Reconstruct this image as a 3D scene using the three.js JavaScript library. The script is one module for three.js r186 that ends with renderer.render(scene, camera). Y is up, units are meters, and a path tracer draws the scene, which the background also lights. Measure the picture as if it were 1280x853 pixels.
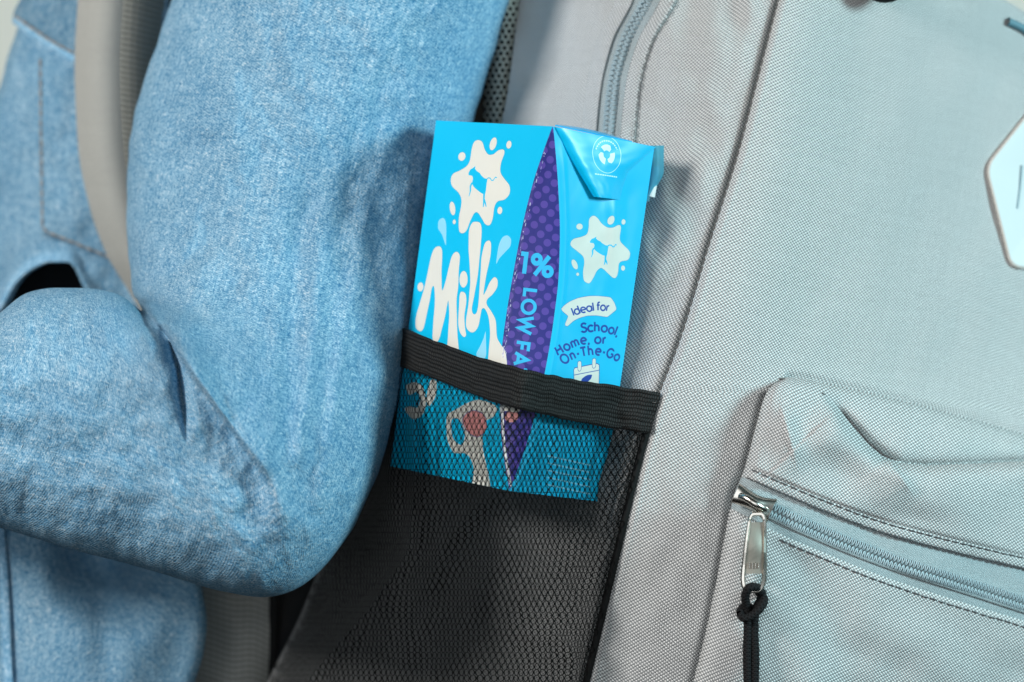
import * as THREE from 'three';
import { mergeGeometries } from 'three/addons/utils/BufferGeometryUtils.js';
import { RectAreaLightUniformsLib } from 'three/addons/lights/RectAreaLightUniformsLib.js';
import { createNoise3D } from 'simplex-noise';

// ---------------------------------------------------------------- camera, light, exposure
const DIST = 0.835, PX = 0.000275, EYE = 1.2;          // lens distance; metres per photo pixel on the focal plane z = 0; height of the lens
const scene = new THREE.Scene();
scene.background = new THREE.Color(0x000000);
const camera = new THREE.PerspectiveCamera(2 * Math.atan(853 / 2 * PX / DIST) * 180 / Math.PI, 1024 / 682, 0.05, 10);
camera.position.set(0, EYE, DIST);
camera.lookAt(0, EYE, 0);
camera.focus = DIST - 0.006;
const renderer = new THREE.WebGLRenderer({ antialias: true });
renderer.toneMapping = THREE.LinearToneMapping;
renderer.toneMappingExposure = 1;
renderer.shadowMap.enabled = true;
camera.userData.fStop = camera.getFocalLength() / 13.5;   // a 13.5 mm wide aperture
RectAreaLightUniformsLib.init();
function areaLight(color, intensity, w, h, at, aim) {
  const l = new THREE.RectAreaLight(color, intensity, w, h);
  l.position.set(...at); l.lookAt(...aim); scene.add(l);
  return l;
}
areaLight(new THREE.Color(1.0, 0.985, 0.955), 61, 0.26, 0.26, [-0.82, EYE + 0.46, 0.70], [0, EYE, 0]);      // warm key, high on the left in front
areaLight(new THREE.Color(0.575, 0.89, 0.945), 63, 0.33, 0.33, [1.22, EYE + 0.32, 0.55], [0.05, EYE, 0]);       // wide cyan light from the right
areaLight(new THREE.Color(0.9, 0.96, 1.0), 1.9, 1.6, 1.2, [-0.1, EYE + 0.05, 1.7], [0, EYE, 0]);           // weak frontal fill

// ---------------------------------------------------------------- helpers
function mulberry(a) { return () => { a |= 0; a = a + 0x6D2B79F5 | 0; let t = Math.imul(a ^ a >>> 15, 1 | a); t = t + Math.imul(t ^ t >>> 7, 61 | t) ^ t; return ((t ^ t >>> 14) >>> 0) / 4294967296; }; }
const rnd = mulberry(20);
const sn = createNoise3D(mulberry(7));
const clamp = (x, a = 0, b = 1) => Math.min(b, Math.max(a, x));
const lerp = (a, b, t) => a + (b - a) * t;
const smooth = (a, b, x) => { const t = clamp((x - a) / (b - a)); return t * t * (3 - 2 * t); };
const softplus = (x) => x > 30 ? x : Math.log1p(Math.exp(x));
const gauss = (x, s) => Math.exp(-x * x / (2 * s * s));
// a place measured in the photograph (pixels) and its depth in mm towards the lens
const W = (px, py, z) => { const f = (DIST - z * 0.001) / DIST; return [(px - 640) * PX * f, EYE - (py - 426.5) * PX * f, z * 0.001]; };
// monotone cubic through [x, y] knots
function curve(k) {
  const n = k.length, h = [], d = [], m = [];
  for (let i = 0; i < n - 1; i++) { h[i] = k[i + 1][0] - k[i][0]; d[i] = (k[i + 1][1] - k[i][1]) / h[i]; }
  m[0] = d[0]; m[n - 1] = d[n - 2];
  for (let i = 1; i < n - 1; i++) m[i] = d[i - 1] * d[i] <= 0 ? 0 : 3 * (h[i - 1] + h[i]) / ((2 * h[i] + h[i - 1]) / d[i - 1] + (h[i] + 2 * h[i - 1]) / d[i]);
  return (x) => {
    if (x <= k[0][0]) return k[0][1] + (x - k[0][0]) * m[0];
    if (x >= k[n - 1][0]) return k[n - 1][1] + (x - k[n - 1][0]) * m[n - 1];
    let i = 0; while (x > k[i + 1][0]) i++;
    const t = (x - k[i][0]) / h[i], a = t * t * (3 - 2 * t), b = t * (1 - t) * (1 - t), c = t * t * (t - 1);
    return k[i][1] * (1 - a) + k[i + 1][1] * a + h[i] * (m[i] * b + m[i + 1] * c);
  };
}
// signed distance (positive to the upper right of a line that runs down) and place along a polyline, all in pixels
function along(line, x, y) {
  let best = 1e9, s = 0, at = 0, run = 0, total = 0;
  for (let i = 0; i < line.length - 1; i++) total += Math.hypot(line[i + 1][0] - line[i][0], line[i + 1][1] - line[i][1]);
  for (let i = 0; i < line.length - 1; i++) {
    const [ax, ay] = line[i], dx = line[i + 1][0] - ax, dy = line[i + 1][1] - ay, L = Math.hypot(dx, dy);
    const t = clamp(((x - ax) * dx + (y - ay) * dy) / (L * L)), ex = x - ax - t * dx, ey = y - ay - t * dy, e = Math.hypot(ex, ey);
    if (e < best) { best = e; s = Math.sign(dy * ex - dx * ey) || 1; at = (run + t * L) / total; }
    run += L;
  }
  return [s * best, at];
}
// a sheet of cloth on a grid; uv in metres along the cloth; thick > 0 closes it with a back and edges
function sheet(nu, nv, fn, { thick = 0, colors = null, flip = false, base = null, straight = false } = {}) {
  const P = [], cols = nu + 1, Q = [];
  for (let j = 0; j <= nv; j++) for (let i = 0; i <= nu; i++) P.push(fn(i / nu, j / nv));
  for (let j = 0; j <= nv; j++) for (let i = 0; i <= nu; i++) Q.push(base ? base(i / nu, j / nv) : P[j * cols + i]);   // the smooth cloth that the weave is laid out on
  const pos = [], uv = [], idx = [], col = [];
  const ulen = new Float32Array(P.length), vlen = new Float32Array(P.length);
  const dist = (a, b) => Math.hypot(a[0] - b[0], a[1] - b[1], a[2] - b[2]);
  for (let j = 0; j <= nv; j++) for (let i = 0; i <= nu; i++) {
    const k = j * cols + i;
    ulen[k] = i ? ulen[k - 1] + dist(Q[k], Q[k - 1]) : 0;
    vlen[k] = j ? vlen[k - cols] + dist(Q[k], Q[k - cols]) : 0;
  }
  const mid = nu >> 1;
  for (let j = 0; j <= nv; j++) for (let i = 0; i <= nu; i++) {
    const k = j * cols + i;
    pos.push(...P[k]); uv.push(ulen[k] - ulen[j * cols + mid], -vlen[straight ? j * cols + mid : k]);
    if (colors) col.push(...colors(i / nu, j / nv, P[k]));
  }
  for (let j = 0; j < nv; j++) for (let i = 0; i < nu; i++) {
    const a = j * cols + i, b = a + 1, c = a + cols, d = c + 1;
    flip ? idx.push(a, b, c, b, d, c) : idx.push(a, c, b, b, c, d);
  }
  const g = new THREE.BufferGeometry();
  g.setAttribute('position', new THREE.Float32BufferAttribute(pos, 3));
  g.setAttribute('uv', new THREE.Float32BufferAttribute(uv, 2));
  if (colors) g.setAttribute('color', new THREE.Float32BufferAttribute(col, 3));
  g.setIndex(idx); g.computeVertexNormals();
  if (!thick) return g;
  const N = g.attributes.normal.array, b = g.clone(), bp = b.attributes.position.array;
  for (let i = 0; i < bp.length; i++) bp[i] -= N[i] * thick;
  b.setIndex(idx.map((_, i) => idx[i - i % 3 + 2 - i % 3])); b.computeVertexNormals();
  const rim = []; // border loop, as strips with their own vertices
  for (let i = 0; i <= nu; i++) rim.push(i);
  for (let j = 1; j <= nv; j++) rim.push(j * cols + nu);
  for (let i = nu - 1; i >= 0; i--) rim.push(nv * cols + i);
  for (let j = nv - 1; j >= 0; j--) rim.push(j * cols);
  const ep = [], eu = [], ec = [], ei = [];
  rim.forEach((k, n) => {
    for (const q of [pos, bp]) { ep.push(q[3 * k], q[3 * k + 1], q[3 * k + 2]); eu.push(uv[2 * k] + (q === bp ? thick : 0), uv[2 * k + 1]); if (colors) ec.push(col[3 * k], col[3 * k + 1], col[3 * k + 2]); }
    if (n) { const a = 2 * n - 2; flip ? ei.push(a, a + 1, a + 2, a + 1, a + 3, a + 2) : ei.push(a, a + 2, a + 1, a + 1, a + 2, a + 3); }
  });
  const e = new THREE.BufferGeometry();
  e.setAttribute('position', new THREE.Float32BufferAttribute(ep, 3)); e.setAttribute('uv', new THREE.Float32BufferAttribute(eu, 2));
  if (colors) e.setAttribute('color', new THREE.Float32BufferAttribute(ec, 3));
  e.setIndex(ei); e.computeVertexNormals();
  return mergeGeometries([g, b, e]);
}
// a round cord through world points
function cord(points, r, seg = 60, sides = 10) {
  const c = new THREE.CatmullRomCurve3(points.map((p) => new THREE.Vector3(...p)));
  const g = new THREE.TubeGeometry(c, seg, r, sides, false), len = c.getLength(), uv = g.attributes.uv.array;
  for (let i = 0; i < uv.length; i += 2) { uv[i] *= len; uv[i + 1] *= 2 * Math.PI * r; }
  return g;
}
// stitches: short rounded thread pieces that dip at both ends, laid along world points
function stitches(points, len = 0.0026, gap = 0.0009, r = 0.00024) {
  const c = new THREE.CatmullRomCurve3(points.map((p) => new THREE.Vector3(...p))), L = c.getLength(), out = [];
  for (let s = 0; s + len < L; s += len + gap) {
    const a = c.getPointAt(s / L), b = c.getPointAt((s + len) / L), m = c.getPointAt((s + len / 2) / L);
    m.z += r * 1.4; a.z -= r * 0.6; b.z -= r * 0.6;
    m.y += (rnd() - .5) * r; a.y += (rnd() - .5) * r;
    out.push(new THREE.TubeGeometry(new THREE.QuadraticBezierCurve3(a, m, b), 5, r, 5, false));
  }
  return mergeGeometries(out);
}
const used = {};
function thing(name, label, category, base) {
  const o = new THREE.Group(); o.name = name; o.position.set(...base); o.userData = { label, category }; scene.add(o);
  return o;
}
function worldBase(o) { const p = new THREE.Vector3(); while (o && o !== scene) { p.add(o.position); o = o.parent; } return p; }
function part(name, geo, mat, parent, label, kind) {
  const key = parent.uuid + name, n = used[key] = (used[key] ?? -1) + 1;
  const b = worldBase(parent);
  geo.translate(-b.x, -b.y, -b.z);
  const m = new THREE.Mesh(geo, mat);
  m.name = n ? `${name}_${String(n).padStart(3, '0')}` : name;
  m.castShadow = m.receiveShadow = true;
  if (label) m.userData.label = label;
  if (kind) m.userData.kind = kind;
  parent.add(m);
  return m;
}

// ---------------------------------------------------------------- textures
// noise that repeats after nx x ny cells
function tileNoise(nx, ny, seed) {
  const r = mulberry(seed), g = new Float32Array(nx * ny).map(() => r());
  return (x, y) => {
    x *= nx; y *= ny;
    const i = Math.floor(x), j = Math.floor(y); let u = x - i, v = y - j; u *= u * (3 - 2 * u); v *= v * (3 - 2 * v);
    const at = (a, b) => g[((b % ny) + ny) % ny * nx + ((a % nx) + nx) % nx];
    return lerp(lerp(at(i, j), at(i + 1, j), u), lerp(at(i, j + 1), at(i + 1, j + 1), u), v);
  };
}
function dataTexture(w, h, wm, hm, fn, srgb) {
  const d = new Uint8Array(w * h * 4);
  for (let y = 0; y < h; y++) for (let x = 0; x < w; x++) {
    const c = fn((x + .5) / w, (y + .5) / h), k = 4 * (y * w + x);
    d[k] = clamp(c[0]) * 255; d[k + 1] = clamp(c[1]) * 255; d[k + 2] = clamp(c[2]) * 255; d[k + 3] = 255;
  }
  const t = new THREE.DataTexture(d, w, h);
  t.wrapS = t.wrapT = THREE.RepeatWrapping; t.magFilter = THREE.LinearFilter; t.minFilter = THREE.LinearFilter;
  t.repeat.set(1 / wm, 1 / hm); if (srgb) t.colorSpace = THREE.SRGBColorSpace; t.needsUpdate = true;
  return t;
}
// both maps of a cloth at once: fn gives [tone with any painted shade, height, tint]
function cloth(w, h, wm, hm, fn, tone) {
  const cache = new Float32Array(w * h * 3);
  for (let y = 0; y < h; y++) for (let x = 0; x < w; x++) cache.set(fn((x + .5) / w, (y + .5) / h), 3 * (y * w + x));
  const at = (u, v, c) => cache[3 * (Math.floor(v * h) * w + Math.floor(u * w)) + c];
  return { map: dataTexture(w, h, wm, hm, (u, v) => tone(at(u, v, 0), at(u, v, 2)), true), bump: dataTexture(w, h, wm, hm, (u, v) => { const b = at(u, v, 1); return [b, b, b]; }) };
}
// oxford weave: warp yarns show as staggered grains, weft and gaps between them darkened as painted shade
const oxford = (() => {
  const NX = 32, NY = 38, yarn = mulberry(3);
  const warp = Array.from({ length: NX }, () => yarn()), weft = Array.from({ length: NY }, () => yarn()), cell = Array.from({ length: NX * NY }, () => yarn());
  const n1 = tileNoise(128, 128, 5), n2 = tileNoise(6, 6, 6);
  return cloth(1024, 1024, 0.0256 * .97, 0.0245 * .97, (u, v) => {
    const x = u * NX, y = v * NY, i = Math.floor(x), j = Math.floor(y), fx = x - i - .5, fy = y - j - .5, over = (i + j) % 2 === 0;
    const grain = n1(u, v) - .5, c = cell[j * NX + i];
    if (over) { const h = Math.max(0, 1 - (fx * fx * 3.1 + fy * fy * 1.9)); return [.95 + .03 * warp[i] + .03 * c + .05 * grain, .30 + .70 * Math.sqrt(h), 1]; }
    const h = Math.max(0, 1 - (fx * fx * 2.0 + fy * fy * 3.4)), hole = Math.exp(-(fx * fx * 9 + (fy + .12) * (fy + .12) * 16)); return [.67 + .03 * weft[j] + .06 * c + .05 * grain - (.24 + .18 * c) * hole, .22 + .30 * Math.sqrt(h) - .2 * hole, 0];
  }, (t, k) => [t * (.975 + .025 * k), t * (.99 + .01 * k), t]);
})();
// denim: steep twill of blue warp with pale weft flecks, slubs along the warp (v runs across the warp)
const denim = (() => {
  const speck = tileNoise(250, 210, 19), fine = tileNoise(512, 420, 11), mid = tileNoise(70, 64, 12), big = tileNoise(12, 10, 13), slub = tileNoise(14, 330, 14), slub2 = tileNoise(30, 520, 16), cross = tileNoise(420, 16, 15), blot = tileNoise(150, 130, 18);
  return cloth(1280, 1280, 0.11, 0.11, (u, v) => {
    { const k = u; u = v; v = k; }
    const a = u * 118 + v * 59, tw = a - Math.floor(a), yarn = .5 + .5 * Math.cos(2 * Math.PI * tw);
    const s = slub(u, v), s2 = slub2(u, v), f = fine(u, v), m = mid(u, v), b = big(u, v), bl = blot(u, v);
    let t = .47 + .15 * (yarn - .5) + .40 * (f - .5) + .52 * (speck(u, v) - .5) + .17 * (s - .5) + .10 * (s2 - .5) + .09 * (m - .5) + .08 * (b - .5) + .12 * (cross(u, v) - .5) + .13 * (bl - .5);
    t += .08 * smooth(.76, .98, s2) + .06 * smooth(.72, .95, bl);
    return [clamp(t), clamp(.5 + .25 * (yarn - .5) + .3 * (s2 - .5) + .4 * (f - .5) + .5 * (speck(u, v) - .5) + .5 * (bl - .5) + .3 * (m - .5)), m];
  }, (t, m) => {
    const A = [.215, .435, .585], B = [.54, .685, .775], C = [.80, .85, .88];
    const k = t < .62 ? t / .62 : 1, l = t < .62 ? 0 : (t - .62) / .38;
    return A.map((a, i) => lerp(lerp(a, B[i], k), C[i], l));
  });
})();
// narrow woven tape: ribs across
const webbing = cloth(256, 256, 0.022, 0.022, (u, v) => {
  const x = u * 8, y = v * 10 + u * 2, i = x - Math.floor(x), j = y - Math.floor(y);
  const h = Math.abs(Math.sin(Math.PI * j)) * (.75 + .25 * Math.abs(Math.sin(Math.PI * i)));
  return [.62 + .3 * h, h, 0];
}, (t) => [t, t, t]);
// elastic band: ribs along its length, tight columns across
const elastic = (() => {
  const n = tileNoise(64, 64, 21);
  return cloth(512, 512, 0.0144, 0.0112, (u, v) => {
    const x = u * 16 , y = v * 8, j = Math.floor(y), fx = x + (j % 2) * .5, i = fx - Math.floor(fx) - .5, k = y - j - .5;
    const h = Math.sqrt(Math.max(0, 1 - i * i * 3.4 - k * k * 2.6));
    return [.28 + .62 * h * h + .2 * (n(u, v) - .5), h, 0];
  }, (t) => [t, t, t]);
})();
const braid = cloth(128, 128, 0.0026, 0.0065, (u, v) => {
  const a = Math.abs(Math.sin(Math.PI * (u * 2 + v * 3))), b = Math.abs(Math.sin(Math.PI * (u * 2 - v * 3)));
  const h = Math.max(a, b);
  return [.6 + .4 * h, h, 0];
}, (t) => [t, t, t]);

const half = (t) => { const k = t.clone(); k.repeat.multiplyScalar(2.2); k.needsUpdate = true; return k; };
const lin = (r, g, b) => new THREE.Color().setRGB(r, g, b);
const std = (o) => new THREE.MeshStandardMaterial({ side: THREE.DoubleSide, ...o });
const phys = (o) => new THREE.MeshPhysicalMaterial({ side: THREE.DoubleSide, ...o });
const M = {
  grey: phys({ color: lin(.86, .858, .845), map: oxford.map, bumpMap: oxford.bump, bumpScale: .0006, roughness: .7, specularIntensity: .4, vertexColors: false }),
  denim: phys({ map: denim.map, bumpMap: denim.bump, bumpScale: .00026, roughness: .95, specularIntensity: .25, vertexColors: true, sheen: .05, sheenRoughness: .6, sheenColor: lin(.6, .75, .85) }),
  thread: std({ color: lin(.07, .07, .075), roughness: .7 }),
  seamThread: std({ color: lin(.14, .13, .125), roughness: .7 }),
  denimThread: std({ color: lin(.30, .27, .24), roughness: .8 }),
  black: phys({ color: lin(.010, .010, .010), roughness: .8, specularIntensity: .3 }),
  net: phys({ color: lin(.0035, .0037, .0035), roughness: .6, specularIntensity: .18 }),
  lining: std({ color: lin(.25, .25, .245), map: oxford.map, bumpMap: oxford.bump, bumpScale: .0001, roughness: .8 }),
  elastic: phys({ color: lin(.034, .034, .033), map: elastic.map, bumpMap: elastic.bump, bumpScale: .00045, roughness: .65, specularIntensity: .45 }),
  cordBlack: phys({ color: lin(.012, .012, .013), map: braid.map, bumpMap: braid.bump, bumpScale: .0004, roughness: .75, specularIntensity: .35 }),
  webbing: std({ color: lin(.42, .42, .39), map: webbing.map, bumpMap: webbing.bump, bumpScale: .0005, roughness: .75 }),
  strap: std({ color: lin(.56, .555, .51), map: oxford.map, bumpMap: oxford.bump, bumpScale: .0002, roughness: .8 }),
  tape: std({ color: lin(.66, .76, .78), map: half(oxford.map), bumpMap: half(oxford.bump), bumpScale: .0003, roughness: .7 }),
  teeth: phys({ color: lin(.40, .51, .55), roughness: .32, clearcoat: .3, clearcoatRoughness: .3 }),
  nickel: std({ color: lin(.66, .62, .56), metalness: 1, roughness: .27 }),
  nickelGrain: std({ color: lin(.34, .315, .27), metalness: .9, roughness: .55 }),
  leather: std({ color: lin(.56, .58, .575), roughness: .5 }),
  leatherEdge: std({ color: lin(.55, .50, .46), roughness: .7 }),
  wall: std({ color: lin(.86, .82, .74), roughness: .9 }),
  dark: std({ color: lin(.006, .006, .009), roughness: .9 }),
  spacer: std({ color: lin(.42, .44, .39), roughness: .8 }),
};

// ---------------------------------------------------------------- the setting: a pale wall behind
{
  const g = new THREE.BoxGeometry(3.2, 2.6, 0.1); g.translate(0, 1.3, -0.95);
  const m = new THREE.Mesh(g, M.wall); m.name = 'wall'; m.userData = { kind: 'structure', label: 'blurred cream wall behind the person and the backpack' };
  m.receiveShadow = m.castShadow = true; scene.add(m);
}

// ---------------------------------------------------------------- the backpack
const seamX = curve([[-100, 1003], [0, 975], [95, 950], [190, 925], [300, 890], [430, 850], [495, 825], [580, 801], [690, 775], [853, 736], [950, 712]]);
const seamZ = curve([[-100, -38], [0, -25], [200, -14], [430, -4], [600, -1], [853, -9], [950, -16]]);
const backX = curve([[-100, 655], [0, 648], [150, 628], [300, 560], [430, 478], [600, 440], [760, 385], [853, 340], [950, 296]]);
const ridgeAt = curve([[-100, 4], [0, 5], [200, 9], [430, 17], [600, 30], [853, 36], [950, 36]]);
const ridgeSoft = curve([[-100, 5], [0, 5], [200, 6], [430, 9], [600, 11], [950, 12]]);
const fallOff = curve([[-100, .74], [200, .72], [430, .66], [600, .52], [853, .44], [950, .44]]);
const nearSlope = curve([[-100, .26], [150, .24], [300, .32], [400, .45], [480, .6], [600, .76], [950, .76]]);
function panelZ(px, y) {
  const d = (px - seamX(y)) * 0.275, z = seamZ(y);
  if (d <= 0) { const k = nearSlope(y); return z + k * d - (.82 - k) * 7 * (softplus((-d - 27) / 7) - softplus(-27 / 7)) + 2.6 * sn(px * .007, y * .006, 1) * smooth(0, -14, d) + 1.1 * sn(px * .02, y * .012, 2) * smooth(0, -10, d) - 4.5 * gauss(px - 690, 26) * gauss(y - 92, 22); }
  const c = ridgeAt(y), w = ridgeSoft(y), f = fallOff(y);
  let r = .35 * d - (.35 + f) * w * (softplus((d - c) / w) - softplus(-c / w));
  r += .5 * sn(px * .022, y * .016, 6) * smooth(3, 12, d) * smooth(48, 30, d) * smooth(520, 600, y);
  r += 1.4 * sn(px * .004, y * .0035, 3) * smooth(4, 40, d) + .4 * sn(px * .013 + y * .004, y * .007, 4) * smooth(4, 30, d);
  return z + r;
}
const pockL = curve([[440, 1010], [472, 984], [480, 968], [492, 958], [530, 946], [585, 931], [620, 917], [700, 901], [780, 885], [853, 867], [950, 843]]);
const pockT = curve([[900, 478], [960, 474], [985, 472], [1050, 483], [1120, 499], [1200, 520], [1280, 543], [1400, 580], [1520, 620]]);
const pack = thing('backpack', 'grey woven backpack with a black mesh side pocket, front zip pocket and pale shoulder strap', 'backpack', W(900, 950, -60));
{
  // side panel runs under the front panel, whose folded edge makes the seam
  part('side_panel', sheet(170, 330, (u, v) => {
    const y = -70 + 1010 * v, a = backX(y), b = seamX(y) + 2, px = a + (b - a) * u, e = (b - px) * .275;
    return W(px, y, panelZ(px, y) - 3.4 * gauss(e, 1.5) - .5);
  }, { thick: .0015 }), M.grey, pack);
  part('back_panel', sheet(30, 60, (u, v) => { const y = -80 + 1030 * v, x = backX(y) + lerp(-90, 60, u); return W(x, y, lerp(-150, panelZ(backX(y), y) - 14, smooth(0, .75, u))); }, { thick: .003 }), M.dark, pack, 'dark padded back of the backpack next to the arm');
  const topY = curve([[940, -90], [1060, -50], [1150, -24], [1240, -3], [1275, 16], [1320, 52], [1400, 120], [1560, 260]]);
  part('front_panel', sheet(330, 420, (u, v) => {
    const w = Math.pow(u, 1.15);
    let y = -70 + 1010 * v, px = 0;
    for (let k = 0; k < 4; k++) { px = lerp(seamX(y) - 2, 1500, w); const t = Math.max(-70, topY(px)); y = t + (940 - t) * v; }
    const d = (px - seamX(y)) * .275;
    const away = px > pockL(y) - 30 && y > pockT(px) - 40 ? Math.min(Math.abs(px - pockL(y)) + 6 * Math.max(0, 492 - y), Math.abs(y - pockT(px)) + 6 * Math.max(0, 984 - px)) * .275 : 99;   // the pocket's seam draws the cloth in
    return W(px, y, panelZ(px, y) - 1.5 * gauss(away, 1.2) + 1.1 - 1.9 * Math.exp(-Math.max(0, d + .5) / .55) + .35 * gauss(d - 2.3, .8));
  }, { thick: .0015 }), M.grey, pack);
  // the top of the pack folds away behind its edge
  part('top_panel', sheet(60, 30, (u, v) => {
    const px = 975 + 525 * u, y = Math.max(-70, topY(px)), z = panelZ(px, y);
    return W(px + 26 * v, y + 1 + 16 * v, z - .5 - 130 * v);
  }, { thick: .0015 }), M.grey, pack);
  const rim = []; for (let x = 1180; x <= 1400; x += 20) rim.push(W(x, topY(x) + 21 + 4 * Math.sin(x), panelZ(x, topY(x) + 20) + 2.2));
  part('piping', cord(rim.slice(4), .0016, 50, 8), std({ color: lin(.10, .22, .27), roughness: .6 }), pack);
  part('grab_handle', cord([W(1060, -60, -40), W(1080, -30, -34), W(1100, -11, -30), W(1122, -16, -32), W(1140, -60, -40)], .004, 40, 12), M.cordBlack, pack, 'dark end of the top grab handle');
  // stitching beside the seam
  const line = (fx, y0, y1, n, lift, zf = panelZ) => { const p = []; for (let i = 0; i <= n; i++) { const y = lerp(y0, y1, i / n), x = fx(y); p.push(W(x, y, zf(x, y) + lift)); } return p; };
  part('seam_stitching', stitches(line((y) => seamX(y) - 2.2, -60, 500, 60, .1), .0024, .0007, .00026), M.seamThread, pack);
  part('seam_stitching', stitches(line((y) => seamX(y) - 1.5, 545, 930, 50, .1), .0024, .0007, .00026), M.seamThread, pack);
}

// zips: two rows of interlocking coil teeth along a centre line given in world points
function zipTeeth(pts, pitch, half, normal) {
  const c = new THREE.CatmullRomCurve3(pts.map((p) => new THREE.Vector3(...p))), L = c.getLength(), out = [], n = new THREE.Vector3(...normal).normalize();
  for (let k = 0; k * pitch * .5 < L; k++) {
    const s = Math.min(1, (k >> 1) * pitch / L + (k % 2) * pitch * .5 / L), t = c.getTangentAt(s).normalize(), side = new THREE.Vector3().crossVectors(n, t).normalize();
    const sg = k % 2 ? 1 : -1, o = c.getPointAt(s);
    const at = (a, b, e) => o.clone().addScaledVector(side, a * sg).addScaledVector(n, b).addScaledVector(t, e);
    const loop = new THREE.CatmullRomCurve3([at(half, -.0002, -pitch * .34), at(half * .82, .0007, -pitch * .30), at(half * .3, .0008, -pitch * .19), at(half * .06, .0004, 0), at(half * .3, .0008, pitch * .19), at(half * .82, .0007, pitch * .30), at(half, -.0002, pitch * .34)]);
    out.push(new THREE.TubeGeometry(loop, 10, pitch * .17, 5, false));
  }
  return mergeGeometries(out);
}
// main zip on the side panel
{
  const zx = curve([[-80, 832], [0, 808], [52, 781], [108, 766.5], [160, 761], [240, 756], [320, 756]]);
  const half = curve([[-80, 20], [0, 17.5], [100, 15.5], [160, 15.5], [320, 15.5]]);
  const band = (a, b, lift, crown) => sheet(16, 120, (u, v) => { const y = -75 + 390 * v, x = zx(y) + half(y) * lerp(a, b, u); return W(x, y, panelZ(x, y) + lift + crown * Math.sin(Math.PI * u)); }, { thick: .0008 });
  const zip = part('zip', band(-1, 1, .5, .3), M.tape, pack, 'pale main zip running up the side of the backpack');
  const pts = []; for (let y = -75; y <= 315; y += 10) pts.push(W(zx(y), y, panelZ(zx(y), y) + 1.4));
  part('zip_teeth', zipTeeth(pts, .0019, .0023, [-.55, 0, .83]), M.teeth, zip, null, 'stuff');
  const lip = (a, b) => part('zip_edge', sheet(10, 120, (u, v) => { const y = -75 + 390 * v, x = zx(y) + half(y) * lerp(a, b, u); return W(x, y, panelZ(x, y) + .3 + 1.9 * Math.pow(Math.sin(Math.PI * clamp(u * .5 + (b > 0 ? 0.5 : 0)) ), .6)); }, { thick: .0008 }), M.grey, zip);
  lip(-2.2, -1.02); lip(1.02, 2.2);
  const row = (k) => { const p = []; for (let y = -70; y <= 300; y += 12) { const x = zx(y) + half(y) * k; p.push(W(x, y, panelZ(x, y) + 1.6)); } return p; };
  part('zip_stitching', stitches(row(-1.05), .0026, .0006, .0003), M.thread, zip);
  part('zip_stitching', stitches(row(1.05), .0026, .0006, .0003), M.seamThread, zip);
  part('zip_stitching', stitches(row(2.1), .0026, .001, .00022), M.seamThread, zip);
}

// front pocket with its zip
const zipU = curve([[900, 582], [930, 597], [966, 613], [1040, 644], [1100, 666], [1180, 688], [1280, 712], [1400, 739], [1520, 766]]);
const zipC = curve([[900, 607], [930, 621], [966, 639], [1000, 655], [1100, 696], [1200, 729], [1280, 755], [1400, 792], [1520, 830]]);
const zipD = curve([[900, 628], [930, 644], [966, 663], [1040, 695], [1100, 719], [1200, 752], [1280, 776], [1400, 812], [1520, 848]]);
const foldA = [[1028, 492], [1048, 510], [1066, 532], [1086, 555], [1104, 570], [1125, 578], [1160, 581], [1210, 579], [1300, 575], [1420, 578]];
const foldB = [[1108, 572], [1122, 590], [1136, 608], [1146, 628]];
const foldC = [[972, 498], [1000, 604]];
function pocketZ(px, y) {
  const e1 = Math.max(0, (px - pockL(y)) * .96), e2 = Math.max(0, (y - pockT(px)) * .96), e = e1 * e2 / Math.max(1e-3, Math.hypot(e1, e2));
  let h = 7.5 * (1 - Math.exp(-e / 2.6)) + 8 * (1 - Math.exp(-e / 24)) + 4 * smooth(20, 160, e);
  const up = smooth(zipU(px) + 4, zipU(px) - 26, y);
  let [s, t] = along(foldA, px, y); s = -s;                       // positive above the tuck
  const f = smooth(0, .12, t) * smooth(1.0, .75, t), a = .275 * s;
  h += up * f * (a < 0 ? -5.5 * Math.exp(a / 1.5) - 4.5 * Math.exp(a / 6) : 12.5 * (1 - Math.exp(-a / 3.2)) * Math.exp(-a / 13) - 5.5 * Math.exp(-a / 1.0) - 4.5 * Math.exp(-a / 1.4));
  const [s2, t2] = along(foldB, px, y), a2 = .275 * Math.abs(s2);
  h += up * 3.2 * (s2 > 0 ? Math.exp(-a2 / 1.6) : Math.exp(-a2 / 4.5)) * smooth(0, .2, t2) * smooth(1, .5, t2);
  const [s3, t3] = along(foldC, px, y);
  h += up * 4.2 * gauss(s3, 11) * smooth(0, .3, t3) * smooth(1, .35, t3) * (s3 > 0 ? 1 : .7);
  h -= up * 4.6 * gauss(px - 1050, 30) * gauss(y - 584, 22);
  h += up * 2.4 * gauss(px - 1190, 50) * gauss(y - 628, 20) - up * 1.6 * gauss(px - 1130, 40) * gauss(y - 650, 12);
  h += .6 * sn(px * .014, y * .014, 9) * smooth(6, 40, e) + 1.6 * sn(px * .006 - y * .004, y * .006, 10) * smooth(6, 60, e);
  const low = smooth(zipD(px), zipD(px) + 40, y);
  h += low * (1.6 * gauss(((px - 965) - (y - 720) * .35), 22) - 1.8 * gauss((px - 1010) - (y - 720) * .4, 26));
  return panelZ(px, y) + 1.2 + h;
}
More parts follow.
